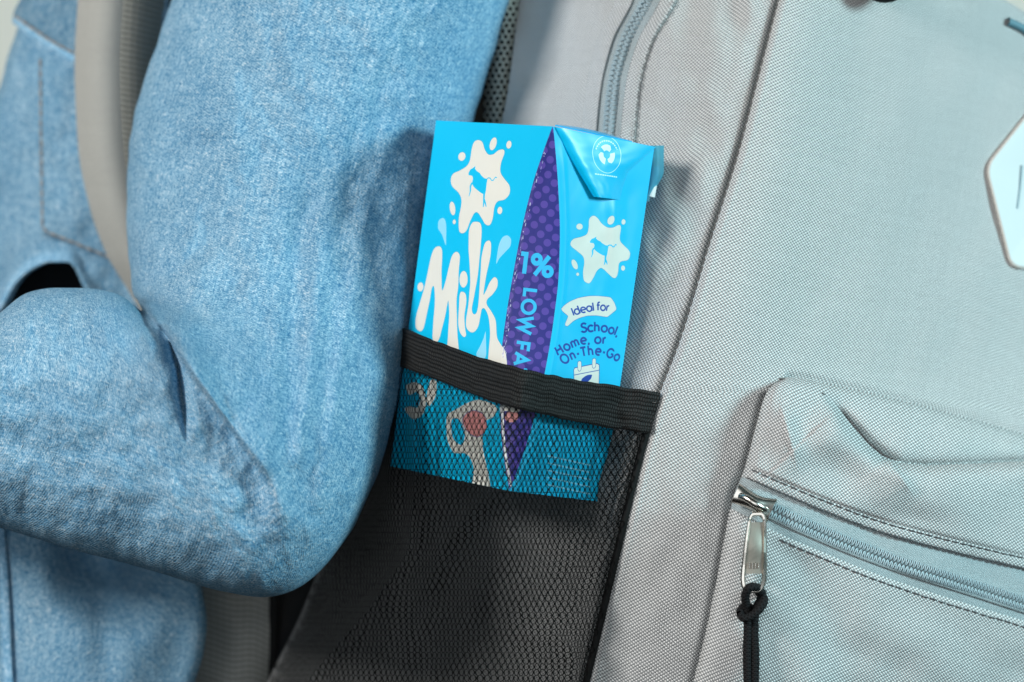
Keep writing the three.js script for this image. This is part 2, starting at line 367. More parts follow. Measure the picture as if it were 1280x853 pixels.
function pocketPiece(top, bottom, nu, nv, mod) {
  const at = (u, v) => {
    let px = lerp(960, 1500, u), y = 0;
    for (let k = 0; k < 6; k++) { y = lerp(top(px), bottom(px), v); px = lerp(pockL(y), 1500, Math.pow(u, 1.2)); }
    return [px, y];
  };
  return sheet(nu, nv, (u, v) => { const [px, y] = at(u, v); return W(px, y, pocketZ(px, y) + mod(px, y, u, v)); }, { thick: .0012, base: (u, v) => { const [px, y] = at(u, v); return W(px, y, 10 - .1 * (px - 950)); } });
}
const pocket = part('front_pocket', pocketPiece((x) => pockT(x), (x) => zipU(x), 220, 120, (px, y) => { const d = (zipU(px) - y) * .275; return 1.0 - 1.4 * Math.exp(-Math.max(0, d) / .5) - 1.0 * gauss(d - 4.4, .5); }), M.grey, pack, 'puckered front zip pocket of the backpack');
{
  part('lower_panel', pocketPiece((x) => zipD(x), () => 945, 220, 110, (px, y) => { const d = (y - zipD(px)) * .275; return .7 - 1.2 * Math.exp(-Math.max(0, d) / .5); }), M.grey, pocket);
  part('zip_tape', pocketPiece((x) => zipU(x) - 8, (x) => zipD(x) + 6, 160, 20, (px, y, u, v) => -1.2 + .5 * Math.sin(Math.PI * v)), M.tape, pocket);
  const run = (f, x0, x1, lift) => { const p = []; for (let x = x0; x <= x1; x += 10) { const y = f(x); p.push(W(x, y, pocketZ(x, y) + lift)); } return p; };
  part('zip_teeth', zipTeeth(run(zipC, 955, 1400, -.5), .00155, .0026, [.2, 0, 1]), M.teeth, pocket, null, 'stuff');
  // two ribs of the tape beside the coil
  for (const k of [-9.5, 9.5]) part('zip_rib', cord(run((x) => zipC(x) + k, 940, 1400, -.75), .0008, 90, 6), M.tape, pocket);
  part('stitching', stitches(run((x) => zipU(x) - 14, 940, 1400, 1.05), .0028, .0008, .00024), M.thread, pocket);
  part('stitching', stitches(run((x) => zipU(x) - 1.5, 935, 1400, .5), .0022, .0005, .0003), M.thread, pocket);
  part('stitching', stitches(run((x) => zipD(x) + 8, 975, 1400, .9), .0028, .0008, .00024), M.thread, pocket);
  const tuck = []; for (const [x, y] of foldA.slice(0, 6)) tuck.push(W(x, y, pocketZ(x, y) + 1.2));
  part('stitching', stitches(tuck, .0022, .0004, .0003), M.thread, pocket);
  const rimL = []; for (let y = 492; y <= 930; y += 14) { const x = pockL(y) + 1; rimL.push(W(x, y, panelZ(x, y) + 1.7)); }
  part('stitching', stitches(rimL, .0024, .0005, .0003), M.seamThread, pocket);
  const rimT = []; for (let x = 975; x <= 1400; x += 14) { const y = pockT(x) + 1; rimT.push(W(x, y, panelZ(x, y) + 1.6)); }
  part('stitching', stitches(rimT, .0024, .0005, .00026), M.seamThread, pocket);

  // slider: a waisted metal saddle with a bridge, the pull tab hangs from it
  const sz = pocketZ(945, 632), at = (x, y, z) => W(x, y, Math.max(sz, y > 650 ? pocketZ(Math.max(x, 930), Math.min(y, 930)) : 0) + z);
  const saddle = sheet(24, 24, (u, v) => {
    const a = (u - .5) * 2, b = (v - .5) * 2;                       // a along the zip, b across
    const half = 15 - 4.5 * Math.cos(a * 1.5) + (a < 0 ? -1.5 : 2.5) * a * a, L = 25;
    const x = 942 + a * L * .9 + b * half * -.42, y = 628 + a * L * .46 + b * half * .9;
    return at(x, y, 1.2 + 2.2 * Math.pow(Math.max(0, 1 - Math.pow(Math.abs(b), 3.2)), .6) * (1 - .25 * a * a) + .9 * gauss(b, .35) * gauss(a, .4));
  }, { thick: .0012 });
  const slider = part('zip_slider', saddle, M.nickel, pack, 'silver zip slider with a long pull tab and black cord');
  part('bridge', cord([at(926, 621, 3), at(933, 623, 5.2), at(944, 630, 6.6), at(954, 636, 5.4), at(958, 640, 3)], .0013, 30, 10), M.nickel, slider);
  // pull tab: a flat bar with a bevelled rim, a hole at its lower end
  const tabPoint = (s, t) => { const cx = lerp(947, 941, t), w = lerp(12, 18, t); return [cx + s * w + (t - .5) * 0, lerp(640, 742, t)]; };
  const tabZ = (t) => lerp(6.8, 6.2, t);
  const shape = (inset, t0, t1, n = 30) => { const p = []; for (let i = 0; i <= n; i++) p.push([-1 + inset, lerp(t0, t1, i / n)]); for (let i = 0; i <= n; i++) p.push([1 - inset, lerp(t1, t0, i / n)]); return p; };
  const outline = (inset, drop) => {                                // rounded ends
    const p = [], N = 64;
    for (let i = 0; i < N; i++) {
      const a = i / N * 2 * Math.PI, c = Math.cos(a), s = Math.sin(a), ex = Math.sign(c) * Math.pow(Math.abs(c), .35), ey = Math.sign(s) * Math.pow(Math.abs(s), .5);
      const t = .5 + .5 * ey * (1 - inset * .30) - 0, q = ex * (1 - inset) * (t > .78 ? 1 - Math.pow((t - .78) / .22, 2) * .22 : 1);
      const [x, y] = tabPoint(q, t); p.push(at(x, y, tabZ(t) + drop));
    }
    return p;
  };
  const ringGeo = (loops) => {
    const n = loops[0].length, pos = [], idx = [];
    loops.forEach((l) => l.forEach((p) => pos.push(...p)));
    for (let k = 0; k < loops.length - 1; k++) for (let i = 0; i < n; i++) { const a = k * n + i, b = k * n + (i + 1) % n, c = a + n, d = b + n; idx.push(a, c, b, b, c, d); }
    const g = new THREE.BufferGeometry(); g.setAttribute('position', new THREE.Float32BufferAttribute(pos, 3)); g.setIndex(idx);
    g.setAttribute('uv', new THREE.Float32BufferAttribute(new Float32Array(pos.length / 3 * 2), 2));
    const e = g.toNonIndexed(); e.computeVertexNormals(); g.computeVertexNormals(); return e;
  };
  const frame = ringGeo([outline(0, -1.2), outline(0, .2), outline(.10, .75), outline(.26, .75), outline(.36, .1), outline(.36, -1.2), outline(0, -1.2)]);
  const tab = part('pull_tab', frame, M.nickel, pack, 'long silver pull tab of the front pocket zip');
  part('tab_plate', sheet(8, 30, (u, v) => { const t = lerp(.13, .76, v), [x, y] = tabPoint(lerp(-.66, .66, u), t); return at(x, y, tabZ(t) + .05 + .05 * sn(u * 40, v * 120, 3)); }, { thick: .0009 }), M.nickelGrain, tab);
  for (let k = 0; k < 4; k++) { const [x, y] = tabPoint(-.38 + k * .25, .66); part('emboss', cord([at(x, y - 3.4, tabZ(.6) + .3), at(x - .3, y + 3.4, tabZ(.7) + .3)], .0003, 4, 5), M.nickel, tab); }
  // knotted cord through the hole
  const z0 = 5.2;
  part('pull_cord', mergeGeometries([
    cord([at(939, 945, 3), at(936, 880, 3.4), at(934, 820, 4), at(935, 785, 4.6), at(934, 762, 5), at(932, 745, z0 + 1.6), at(937, 735, z0 + 2.6), at(946, 735, z0 + 1.0), at(951, 742, z0 - 2)], .0015, 90, 10),
    cord([at(945, 945, 3), at(943, 880, 3.4), at(944, 820, 4), at(943, 785, 4.4), at(945, 762, 4.4), at(951, 750, z0 - 1), at(952, 740, z0 - 2.6), at(944, 737, z0 - 3)], .0015, 90, 10),
    cord([at(926, 768, 6), at(930, 773, 7.2), at(940, 770, 7.8), at(950, 761, 7.4), at(955, 752, 6), at(953, 745, 4), at(949, 741, 1.5)], .0015, 60, 10),
    cord([at(926, 768, 6), at(927, 762, 4), at(934, 759, 2), at(946, 764, 1.6), at(953, 757, 3)], .0015, 40, 10),
  ]), M.cordBlack, tab);
}

// pale leather patch, mostly beyond the right edge of the photograph
{
  const corner = [[1232, 208], [1300, 122], [1392, 140], [1424, 246], [1366, 338], [1264, 336]], cx = 1328, cy = 232;
  const outline = []; // rounded corners
  corner.forEach(([x, y], i) => {
    const [ax, ay] = corner[(i + 5) % 6], [bx, by] = corner[(i + 1) % 6], la = Math.hypot(ax - x, ay - y), lb = Math.hypot(bx - x, by - y), r = 15;
    for (let k = 0; k <= 8; k++) { const t = k / 8, px = x + (ax - x) / la * r, py = y + (ay - y) / la * r, qx = x + (bx - x) / lb * r, qy = y + (by - y) / lb * r; outline.push([(1 - t) * (1 - t) * px + 2 * t * (1 - t) * x + t * t * qx, (1 - t) * (1 - t) * py + 2 * t * (1 - t) * y + t * t * qy]); }
  });
  const n = outline.length, ring = (s, lift) => outline.map(([x, y]) => { const X = cx + (x - cx) * s, Y = cy + (y - cy) * s; return W(X, Y, panelZ(X, Y) + lift); });
  const build = (loops, cap) => {
    const pos = [], idx = []; loops.forEach((l) => l.forEach((p) => pos.push(...p)));
    for (let k = 0; k < loops.length - 1; k++) for (let i = 0; i < n; i++) { const a = k * n + i, b = k * n + (i + 1) % n; idx.push(a, a + n, b, b, a + n, b + n); }
    if (cap) { pos.push(...cap); const c = pos.length / 3 - 1, s = (loops.length - 1) * n; for (let i = 0; i < n; i++) idx.push(s + i, c, s + (i + 1) % n); }
    const g = new THREE.BufferGeometry(); g.setAttribute('position', new THREE.Float32BufferAttribute(pos, 3)); g.setAttribute('uv', new THREE.Float32BufferAttribute(new Float32Array(pos.length / 3 * 2), 2)); g.setIndex(idx); g.computeVertexNormals(); return g;
  };
  const patch = part('patch', build([ring(.965, 3.6), ring(.9, 3.7), ring(.6, 3.7), ring(.3, 3.7)], W(cx, cy, panelZ(cx, cy) + 3.7)), M.leather, pack, 'white six-sided patch cut off by the photo edge');
  part('patch_edge', build([ring(1, .5), ring(1.004, 1.6), ring(1, 2.7), ring(.985, 3.4), ring(.965, 3.6)]), M.leatherEdge, patch);
  part('mark', cord([[1277, 207], [1275, 232], [1271, 261]].map(([x, y]) => W(x, y, panelZ(x, y) + 3.75)), .0005, 10, 6), std({ color: lin(.16, .24, .28), roughness: .6 }), patch, 'thin upright stroke printed on the patch');
}

// ---------------------------------------------------------------- mesh side pocket
const netF = curve([[420, 507], [440, 505], [580, 486], [640, 490], [690, 502], [770, 452], [853, 386], [940, 322]]);
const netFz = curve([[420, -21], [580, -21], [690, -30], [853, -48], [940, -56]]);
const netK = curve([[420, 660], [610, 635], [700, 632], [853, 600], [940, 580]]);
const netKz = curve([[420, 25], [620, 24.5], [700, 19], [853, 12], [940, 8]]);
const netR = curve([[420, 786], [630, 755], [720, 742], [853, 692], [940, 670]]);
const netRz = curve([[420, -3], [630, -4], [720, 0], [853, 3], [940, 3]]);
function netRaw(px, y) {
  const k = [[backX(y) - 4, panelZ(backX(y), y) + 1], [netF(y), netFz(y)], [netK(y), netKz(y)], [netR(y), netRz(y)], [seamX(y) - 2, panelZ(seamX(y) - 2, y) + .6], [seamX(y) + 60, panelZ(seamX(y), y) - 2]];
  if (px <= k[0][0]) return k[0][1];
  for (let i = 0; i < k.length - 1; i++) if (px <= k[i + 1][0]) return lerp(k[i][1], k[i + 1][1], (px - k[i][0]) / (k[i + 1][0] - k[i][0]));
  return k[5][1];
}
const pleats = [[[522, 468], [518, 540], [520, 600], [512, 690], [462, 762], [396, 835], [340, 900]], [[640, 600], [590, 640], [552, 690], [520, 770]], [[790, 545], [772, 610], [764, 700]], [[700, 545], [696, 590], [690, 640]], [[650, 800], [690, 790], [718, 815], [726, 860]]];
function netZ(px, y) {
  const yy = Math.max(y, 425);
  let z = 0, ww = 0; const wide = lerp(4.6, 2.6, smooth(530, 590, y));
  for (let k = -4; k <= 4; k++) { const w = gauss(k, 2.2); z += w * netRaw(px + k * wide, yy); ww += w; }
  z = z / ww + 2.6;
  const edge = smooth(seamX(y), seamX(y) - 22, px);
  const amp = [8.5, 3.6, 1.6, 2.0, 4.6], wid = [5.5, 9, 5, 5, 7];
  pleats.forEach((p, i) => { const [s, t] = along(p, px, y); z += edge * amp[i] * gauss(s, wid[i]) * smooth(0, .12, t) * smooth(1, .8, t); });
  const slack = smooth(600, 680, y);
  z += edge * slack * (3.2 * sn(px * .012, y * .010, 21) + 2.4 * sn((px + y) * .016, (px - y) * .007, 22));
  z += edge * .5 * sn(px * .035, y * .02, 23) * smooth(470, 540, y);
  return z;
}
const bandT = curve([[440, 396], [488, 407], [510, 413], [560, 432], [600, 446], [650, 460], [700, 470.5], [750, 479], [800, 487], [830, 491.5]]);
const bandB = curve([[440, 440], [488, 453], [510, 461], [560, 479], [600, 494], [640, 507], [690, 519], [740, 529], [790, 537], [830, 543]]);
const sidePocket = (() => {
  // netting: one rounded ring of yarn round every hole, holes in staggered rows
  const pos = [], nor = [], idx = [], A = 2.42, ROW = 7.15;
  const rows = Math.floor((935 - 405) / ROW);
  for (let r = 0; r < rows; r++) {
    const y = 405 + r * ROW, tab = [], x0 = backX(y) - 2, x1 = seamX(y) - 1;
    let len = 0, last = null;                                       // arc length along this row, in mm
    for (let x = x0; x <= x1; x += 1.0) { const p = [x * .275 * (1 - netZ(x, y) / 835), netZ(x, y)]; if (last) len += Math.hypot(p[0] - last[0], p[1] - last[1]); tab.push([len, x]); last = p; }
    const k0 = tab.find((q) => q[1] >= netK(y) - 1)[0];
    const toX = (s) => { s += k0; if (s <= 0) return x0 + s * 3; if (s >= len) return x1 + (s - len) * 3.6; let lo = 0, hi = tab.length - 1; while (hi - lo > 1) { const m = (lo + hi) >> 1; tab[m][0] < s ? lo = m : hi = m; } return lerp(tab[lo][1], tab[hi][1], (s - tab[lo][0]) / (tab[hi][0] - tab[lo][0] || 1)); };
    const first = Math.ceil(-k0 / A) , lastC = Math.floor((len - k0) / A);
    for (let c = first; c <= lastC; c++) {
      const a0 = (c + (r % 2) * .5) * A, cx = toX(a0);
      if (y < bandB(cx) - 12 || a0 + k0 > len - .55 * A || a0 + k0 < 0) continue;
      const jx = (rnd() - .5) * .1, jy = (rnd() - .5) * .5, N = 12, base = pos.length / 3;
      for (let ring = 0; ring < 3; ring++) for (let n = 0; n < N; n++) {
        const th = (n + .5) / N * 2 * Math.PI, cs = Math.cos(th), sn2 = Math.sin(th);
        // hexagon with upright sides
        let hx = 1e9; for (const q of [0, Math.PI / 3, -Math.PI / 3, Math.PI, 2 * Math.PI / 3, -2 * Math.PI / 3]) { const d = Math.cos(th - q); if (d > .01) hx = Math.min(hx, 1 / d); }
        const ho = [hx * .5 * cs * A, hx * .5 * sn2 * ROW * 1.155], hole = [.325 * cs * A + jx, .44 * sn2 * ROW * 1.155 + jy];
        const m = ring / 2, ox = lerp(ho[0], hole[0], m), oy = lerp(ho[1], hole[1], m);
        const x = toX(a0 + ox), yy = y + oy, lift = [.42, .32, -.12][ring];
        const p = W(x, yy, netZ(x, yy) + lift); pos.push(...p);
      }
      for (let ring = 0; ring < 2; ring++) for (let n = 0; n < N; n++) { const a = base + ring * N + n, b = base + ring * N + (n + 1) % N; idx.push(a, b, a + N, b, b + N, a + N); }
    }
  }
  const g = new THREE.BufferGeometry(); g.setAttribute('position', new THREE.Float32BufferAttribute(pos, 3)); g.setIndex(idx); g.computeVertexNormals();
  const p = part('side_pocket', g, M.net, pack, 'black hexagonal netting of the side pocket holding the milk carton');
  const bandGeo = sheet(150, 26, (u, v) => {
    const px = lerp(472, 829, u), t = bandT(px), b = bandB(px), y = lerp(t, b, v) + 1.1 * sn(u * 14, v * .6, 33), end = lerp(826, 812, v), x = lerp(472, end, u), tuck = -1.3 * smooth(20, 0, seamX(y) + 1 - x);
    const rib = .22 * Math.abs(Math.sin(v * Math.PI * 8)) , hem = v > .82 ? .9 * Math.sin((v - .82) / .18 * Math.PI) : 0;
    return W(x, y, netZ(x, y) + 1.2 + tuck + rib + hem + .7 * sn(u * 9, v * 2, 31) + .35 * sn(u * 34, v * 1.5, 32));
  }, { thick: .0012 });
  // the weave of the elastic follows the band: uv = length and height
  part('elastic_band', bandGeo, M.elastic, p, 'black ribbed elastic band across the pocket mouth');
  const tubeL = []; for (let y = 495; y <= 930; y += 12) { const x = seamX(y) - 3.5; tubeL.push(W(x, y, panelZ(x, y) + 1.6)); }
  part('pocket_binding', cord(tubeL, .0013, 80, 8), M.black, p);
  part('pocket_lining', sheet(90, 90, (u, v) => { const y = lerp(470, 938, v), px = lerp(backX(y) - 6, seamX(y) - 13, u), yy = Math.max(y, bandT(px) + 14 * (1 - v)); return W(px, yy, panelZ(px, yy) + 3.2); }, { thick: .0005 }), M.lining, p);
  return p;
})();

// ---------------------------------------------------------------- strap over the shoulder, webbing below, padded back edge
{
  const sl = curve([[-90, 103], [0, 97], [80, 93], [180, 97], [260, 112], [320, 134], [360, 158], [440, 205]]);
  const strapAt = (s, y, lift = 0) => { const x = sl(y) + s * 118; return W(x, y, -128 + 16 * Math.sin(Math.PI * clamp(s * .9 + .1)) - 10 * s + lift); };
  const strap = part('shoulder_strap', sheet(30, 110, (u, v) => strapAt(.48 * u, -85 + 520 * v, 2 * Math.sin(Math.PI * u)), { thick: .004 }), M.strap, pack, 'pale grey shoulder strap lying over the shirt');
  part('strap_mesh', sheet(30, 110, (u, v) => strapAt(.48 + .5 * u, -85 + 520 * v, 1.2 * Math.sin(Math.PI * u)), { thick: .004 }), std({ color: lin(.42, .42, .37), map: webbing.map, bumpMap: webbing.bump, bumpScale: .0008, roughness: .85 }), strap);
  const bind = []; for (let y = -80; y <= 20; y += 10) bind.push(strapAt(1.0, y, 2)); part('strap_binding', cord(bind, .0024, 20, 8), M.black, strap);
  const web = part('lower_strap', sheet(24, 90, (u, v) => { const y = 660 + 280 * v, x = lerp(238, 338, u) - (y - 740) * .02; return W(x, y, -116 + 3 * Math.sin(u * 3) + 5 * sn(u, v * 2.2, 41)); }, { thick: .002 }), M.webbing, pack, 'ribbed grey webbing strap hanging below the elbow');
  const eb = []; for (let y = 660; y <= 940; y += 20) eb.push(W(343 - (y - 740) * .02, y, -117)); part('strap_binding', cord(eb, .002, 40, 8), M.black, web);
  // spacer mesh edge of the padded back
  const pad = part('back_padding', sheet(20, 60, (u, v) => { const y = -80 + 420 * v, x = lerp(612, 655, u) - 9 * smooth(0, 150, y) ; return W(x, y, -88 + 12 * Math.sin(Math.PI * u)); }, { thick: .003 }), M.dark, pack, 'spacer mesh padding on the back edge of the backpack');
  const pos = [], idx = [];
  for (let r = 0; r < 60; r++) for (let c = 0; c < 6; c++) {
    const cy = -80 + r * 7, cx = 618 + c * 8 + (r % 2) * 4 - 9 * smooth(0, 150, cy), base = pos.length / 3, N = 10;
    for (let ring = 0; ring < 2; ring++) for (let n = 0; n < N; n++) { const th = n / N * 2 * Math.PI, k = ring ? .3 : .62, x = cx + Math.cos(th) * 8 * k, y = cy + Math.sin(th) * 9 * k, u = clamp((x - 612 + 9 * smooth(0, 150, y)) / 43); pos.push(...W(x, y, -88 + 12 * Math.sin(Math.PI * u) + 1.2 - ring * .6 + .5 * Math.sin(th * 3 + r))); }
    for (let n = 0; n < N; n++) { const a = base + n, b = base + (n + 1) % N; idx.push(a, b, a + N, b, b + N, a + N); }
  }
  const g = new THREE.BufferGeometry(); g.setAttribute('position', new THREE.Float32BufferAttribute(pos, 3)); g.setIndex(idx); g.computeVertexNormals();
  part('spacer_mesh', g, M.spacer, pad);
}

// ---------------------------------------------------------------- the person in a denim shirt
const wash = (x, y, z, extra = 0) => {                              // uneven stone wash of the dye; extra adds set tone, including a painted edge highlight
  const n = sn(x * 26, y * 26, z * 26 + 5), m = sn(x * 75, y * 75, z * 75), k = 1 + .05 * n + .03 * m + extra;
  return [k * (1 + .02 * n), k, k * (1 - .015 * n)];
};
const person = thing('person', 'person in a faded blue denim shirt, bent arm pressed against the backpack', 'person', W(150, 950, -150));
{
  const lerpRows = (rows) => (t) => { // Catmull-Rom through rows of numbers
    const n = rows.length - 1, s = clamp(t) * n, i = Math.min(n - 1, Math.floor(s)), f = s - i, g = (k) => rows[Math.min(n, Math.max(0, k))];
    return rows[0].map((_, c) => { const a = g(i - 1)[c], b = g(i)[c], d = g(i + 1)[c], e = g(i + 2)[c]; return .5 * (2 * b + (d - a) * f + (2 * a - 5 * b + 4 * d - e) * f * f + (3 * b - a - 3 * d + e) * f * f * f); });
  };
  // rings of the sleeve: inner point, outer point, depth of the axis, half depth, squareness
  const rings = lerpRows([
    [232, -130, 672, -130, -84, 58, 2.0], [225, -65, 655, -62, -82, 58, 2.0], [214, 2, 637, 2, -80, 58, 2.0], [186, 80, 612, 82, -78, 58, 2.0], [166, 148, 590, 155, -76, 58, 2.0], [158, 222, 567, 245, -74, 58, 2.05],
    [159, 300, 541, 342, -64, 58, 2.15], [166, 362, 514, 430, -52, 58, 2.3], [172, 376, 495, 512, -38, 56, 2.7], [176, 384, 472, 592, -26, 55, 2.9], [177, 388, 440, 662, -18, 54, 3.0],
    [174, 388, 394, 720, -14, 53, 3.0], [167, 382, 340, 746, -12, 52, 3.0], [157, 373, 275, 739, -12, 50, 2.9], [142, 366, 218, 722, -12, 48, 2.7], [116, 361, 162, 706, -13, 46, 2.5],
    [86, 360, 102, 691, -14, 45, 2.4], [56, 361, 46, 674, -16, 44, 2.3], [26, 370, 0, 660, -18, 43, 2.3], [-10, 398, -48, 645, -20, 42, 2.2], [-80, 440, -125, 620, -24, 42, 2.2], [-150, 500, -200, 600, -26, 40, 2.2]]);
  const c1 = [[170, 368], [190, 398], [216, 432], [244, 474], [272, 512], [300, 552], [328, 590], [352, 634]];
  const c2 = [[194, 400], [212, 426], [222, 460], [229, 510], [236, 575]];
  const c3 = [[262, 470], [285, 520], [310, 566], [332, 610]];
  const c4 = [[338, 560], [346, 600], [352, 640], [350, 690]];
  function crease(px, y) {
    let h = 0;
    let [s, t] = along(c1, px, y); let w = smooth(0, .06, t) * smooth(1, .72, t);
    h += w * (s > 0 ? 9.0 * Math.exp(-s / 60) * Math.tanh(s / 2.5 + .4) : 9 * Math.tanh(.4) * Math.exp(s / 34) - (9 * (1 - Math.exp(s / 4))) * Math.exp(s / 24));
    [s, t] = along(c2, px, y); w = smooth(0, .1, t) * smooth(1, .55, t);
    h += w * (-13 * Math.exp(-Math.abs(s) / 5) + 3.2 * gauss(s - 18, 12) + 1.6 * gauss(s + 22, 14));
    [s, t] = along(c3, px, y); w = smooth(0, .25, t) * smooth(1, .6, t);
    h += w * (2.4 * gauss(s + 10, 10) - 2.2 * gauss(s - 1, 5));
    [s, t] = along(c4, px, y); w = smooth(0, .4, t) * smooth(1, .5, t);
    h += w * 4.2 * gauss(s, 13) - 1.8 * w * gauss(s + 26, 10);
    // long soft drags of cloth
    h += 1.9 * gauss(along([[318, 170], [262, 232], [186, 296]], px, y)[0], 16) * smooth(150, 190, y) * smooth(330, 280, y);
    h -= 2.0 * gauss(along([[250, 180], [215, 225], [172, 262]], px, y)[0], 18) * smooth(150, 190, y) * smooth(300, 250, y);
    for (const [x0, k, a] of [[402, .10, 1.0], [428, .13, -.9], [452, .16, .9], [376, .08, -.8], [500, .2, .7], [352, .05, .5]]) h += 1.6 * a * gauss(px - (x0 - (y - 300) * k), 8) * smooth(180, 300, y) * smooth(640, 560, y);
    for (const [y0, k, a] of [[520, .05, .7], [556, .07, -.8], [598, .10, .8], [640, .12, -.9], [470, .03, .6], [430, .0, -.6]]) h += a * gauss(y - (y0 + px * k), 9) * smooth(300, 200, px);
    return h;
  }
  const NT = 430, NP = 250;
  const sleeveAt = (u, v, folds = 1) => {
    const [ix, iy, ox, oy, zc, r, p] = rings(v);
    const a = (u < .72 ? lerp(-.12, Math.PI + .12, u / .72) : lerp(Math.PI + .12, 2 * Math.PI - .12, (u - .72) / .28));   // more rows on the side one sees
    const c = -Math.cos(a), s = Math.sin(a);
    const k = Math.pow(Math.pow(Math.abs(c), p) + Math.pow(Math.abs(s), p), -1 / p);
    const f = .5 + .5 * c * k, x = ix + (ox - ix) * f, y = iy + (oy - iy) * f, front = smooth(-.05, .35, s);
    let z = zc + r * s * k;
    if (folds) z += front * (crease(x, y) + 1.6 * sn(x * .011, y * .008, 51) + .8 * sn(x * .03, y * .022, 52) + .35 * sn(x * .07, y * .05, 54));
    return W(x + 1.5 * sn(y * .02, v * 9, 55) * (1 - front), y, z);
  };
  part('sleeve', sheet(NP, NT, sleeveAt, { straight: true, base: (u, v) => sleeveAt(u, v, 0), colors: (u, v, p) => wash(p[0], p[1], p[2]) }), M.denim, person, 'faded denim sleeve folded at the elbow');

  // shirt front above the forearm: its rolled lower edge lifts off a dark gap
  const lowEdge = curve([[-120, 500], [-40, 434], [0, 387], [18, 355], [40, 336], [62, 327.5], [84, 327.5], [97, 341], [107, 362], [130, 392], [340, 470]]);
  const leftEdge = curve([[-120, 60], [-40, 40], [0, 30], [40, 20], [75, 8], [100, 2], [140, -14], [200, -40], [420, -90]]);
  const bodyZ = (px, y) => -150 + 20 * smooth(-60, 120, px) - 6 * smooth(120, 330, px) + 2.4 * sn(px * .012, y * .008, 61) + 1.0 * sn(px * .03, y * .02, 62) + 3 * gauss(along([[60, 140], [80, 220], [60, 300]], px, y)[0], 22);
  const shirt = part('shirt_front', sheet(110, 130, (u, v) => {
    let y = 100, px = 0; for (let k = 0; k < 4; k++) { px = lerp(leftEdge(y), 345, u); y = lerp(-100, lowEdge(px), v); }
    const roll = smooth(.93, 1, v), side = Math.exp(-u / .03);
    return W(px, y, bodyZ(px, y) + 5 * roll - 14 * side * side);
  }, { thick: .0028, colors: (u, v, p) => wash(p[0], p[1], p[2], -.06 + .5 * smooth(.955, .985, v) * smooth(.14, .06, Math.abs(u - .27)) * (.7 + .3 * sn(u * 90, 1, 1))) }), M.denim, person, 'denim shirt front beside the shoulder strap');  // extra paints a highlight along the rolled lower edge
  const pocketL = curve([[60, 47], [180, 47], [292, 50]]), pocketB = curve([[40, 290], [50, 293], [95, 310], [150, 334], [220, 366]]);
  const chest = part('chest_pocket', sheet(50, 70, (u, v) => {
    let px = 60, y = 200; for (let k = 0; k < 4; k++) { y = lerp(62, pocketB(px), v); px = lerp(pocketL(y), 215, u); }
    const e = Math.min(u * 170, (1 - v) * 230);
    return W(px, y, bodyZ(px, y) + 1.2 + 1.3 * smooth(0, 5, e));
  }, { thick: .001, colors: (u, v, p) => wash(p[0], p[1], p[2], -.08) }), M.denim, shirt);
  const run = (pts, lift) => { const p = []; for (let i = 0; i < pts.length - 1; i++) for (let k = 0; k < 8; k++) { const x = lerp(pts[i][0], pts[i + 1][0], k / 8), y = lerp(pts[i][1], pts[i + 1][1], k / 8); p.push(W(x, y, bodyZ(x, y) + lift)); } return p; };
  part('pocket_stitching', stitches([...run([[50, 75], [51, 180], [53, 284], [58, 290], [96, 305], [150, 328], [210, 356]], 2.7)], .003, .001, .0005), M.denimThread, shirt);
  // pocket flap: darker cloth with a pale lower hem
  const flapB = curve([[10, 26], [17, 30], [40, 48], [65, 64], [92, 78], [140, 92]]);
  part('pocket_flap', sheet(50, 50, (u, v) => {
    const y0 = -90, px0 = lerp(lerp(64, 15, smooth(0, 1, v)), 150, u), y = lerp(y0, flapB(px0), v), e = (1 - v) * 120;
    return W(px0, y, bodyZ(px0, y) + 3.4 + 2.2 * gauss(e - 6, 5) - 9 * Math.exp(-u / .06));
  }, { thick: .003, colors: (u, v, p) => wash(p[0], p[1], p[2], -.30 + .55 * smooth(.90, .935, v)) }), M.denim, shirt, 'darker denim flap with a pale worn hem');
  part('flap_stitching', stitches(run([[18, 20], [45, 39], [70, 55], [96, 68], [130, 80]], 7.2), .003, .001, .0005), M.denimThread, shirt);
  // shirt tail below the forearm
  const tailR = curve([[600, 236], [700, 246], [735, 252], [780, 258], [815, 254], [853, 243], [950, 214]]);
  const tailZ = (px, y) => -84 + 14 * smooth(-40, 120, px) - 10 * smooth(150, 262, px) + 2.2 * sn(px * .014, y * .006, 71) + 4 * gauss(px - 70 - (y - 760) * .25, 26) - 3 * gauss(px - 150 - (y - 760) * .3, 30) - 34 * gauss(px - 125 - (y - 700) * .2, 42) * smooth(810, 690, y);
  const tail = part('shirt_tail', sheet(90, 110, (u, v) => { const y = lerp(585, 945, v), px = lerp(-110, tailR(y), u); return W(px, y, tailZ(px, y) - 5 * Math.exp(-(1 - u) / .015) - 2.6 * gauss(px - lerp(4, 20, (y - 660) / 190), 3.2)); }, { thick: .0026, colors: (u, v, p) => wash(p[0], p[1], p[2], -.04) }), M.denim, person, 'denim shirt tail hanging below the forearm');
  part('placket', sheet(30, 90, (u, v) => { const y = lerp(600, 945, v), px = lerp(-105, lerp(3, 17, clamp((y - 660) / 190)) + 2 * Math.sin(y * .02), u); return W(px, y, tailZ(px, y) + 3.2 - 2 * Math.exp(-(1 - u) / .05)); }, { thick: .002, colors: (u, v, p) => wash(p[0], p[1], p[2], -.12 + .4 * smooth(.88, .94, u)) }), M.denim, tail);
  part('gap_shade_sheet', sheet(30, 50, (u, v) => W(lerp(-90, 330, u), lerp(250, 660, v), -186 + 6 * Math.sin(u * 7)), { thick: .004 }), M.dark, person, 'dark sheet added behind the gap above the forearm as its shade');  // added dark sheet paints the deep shade of the gap
}

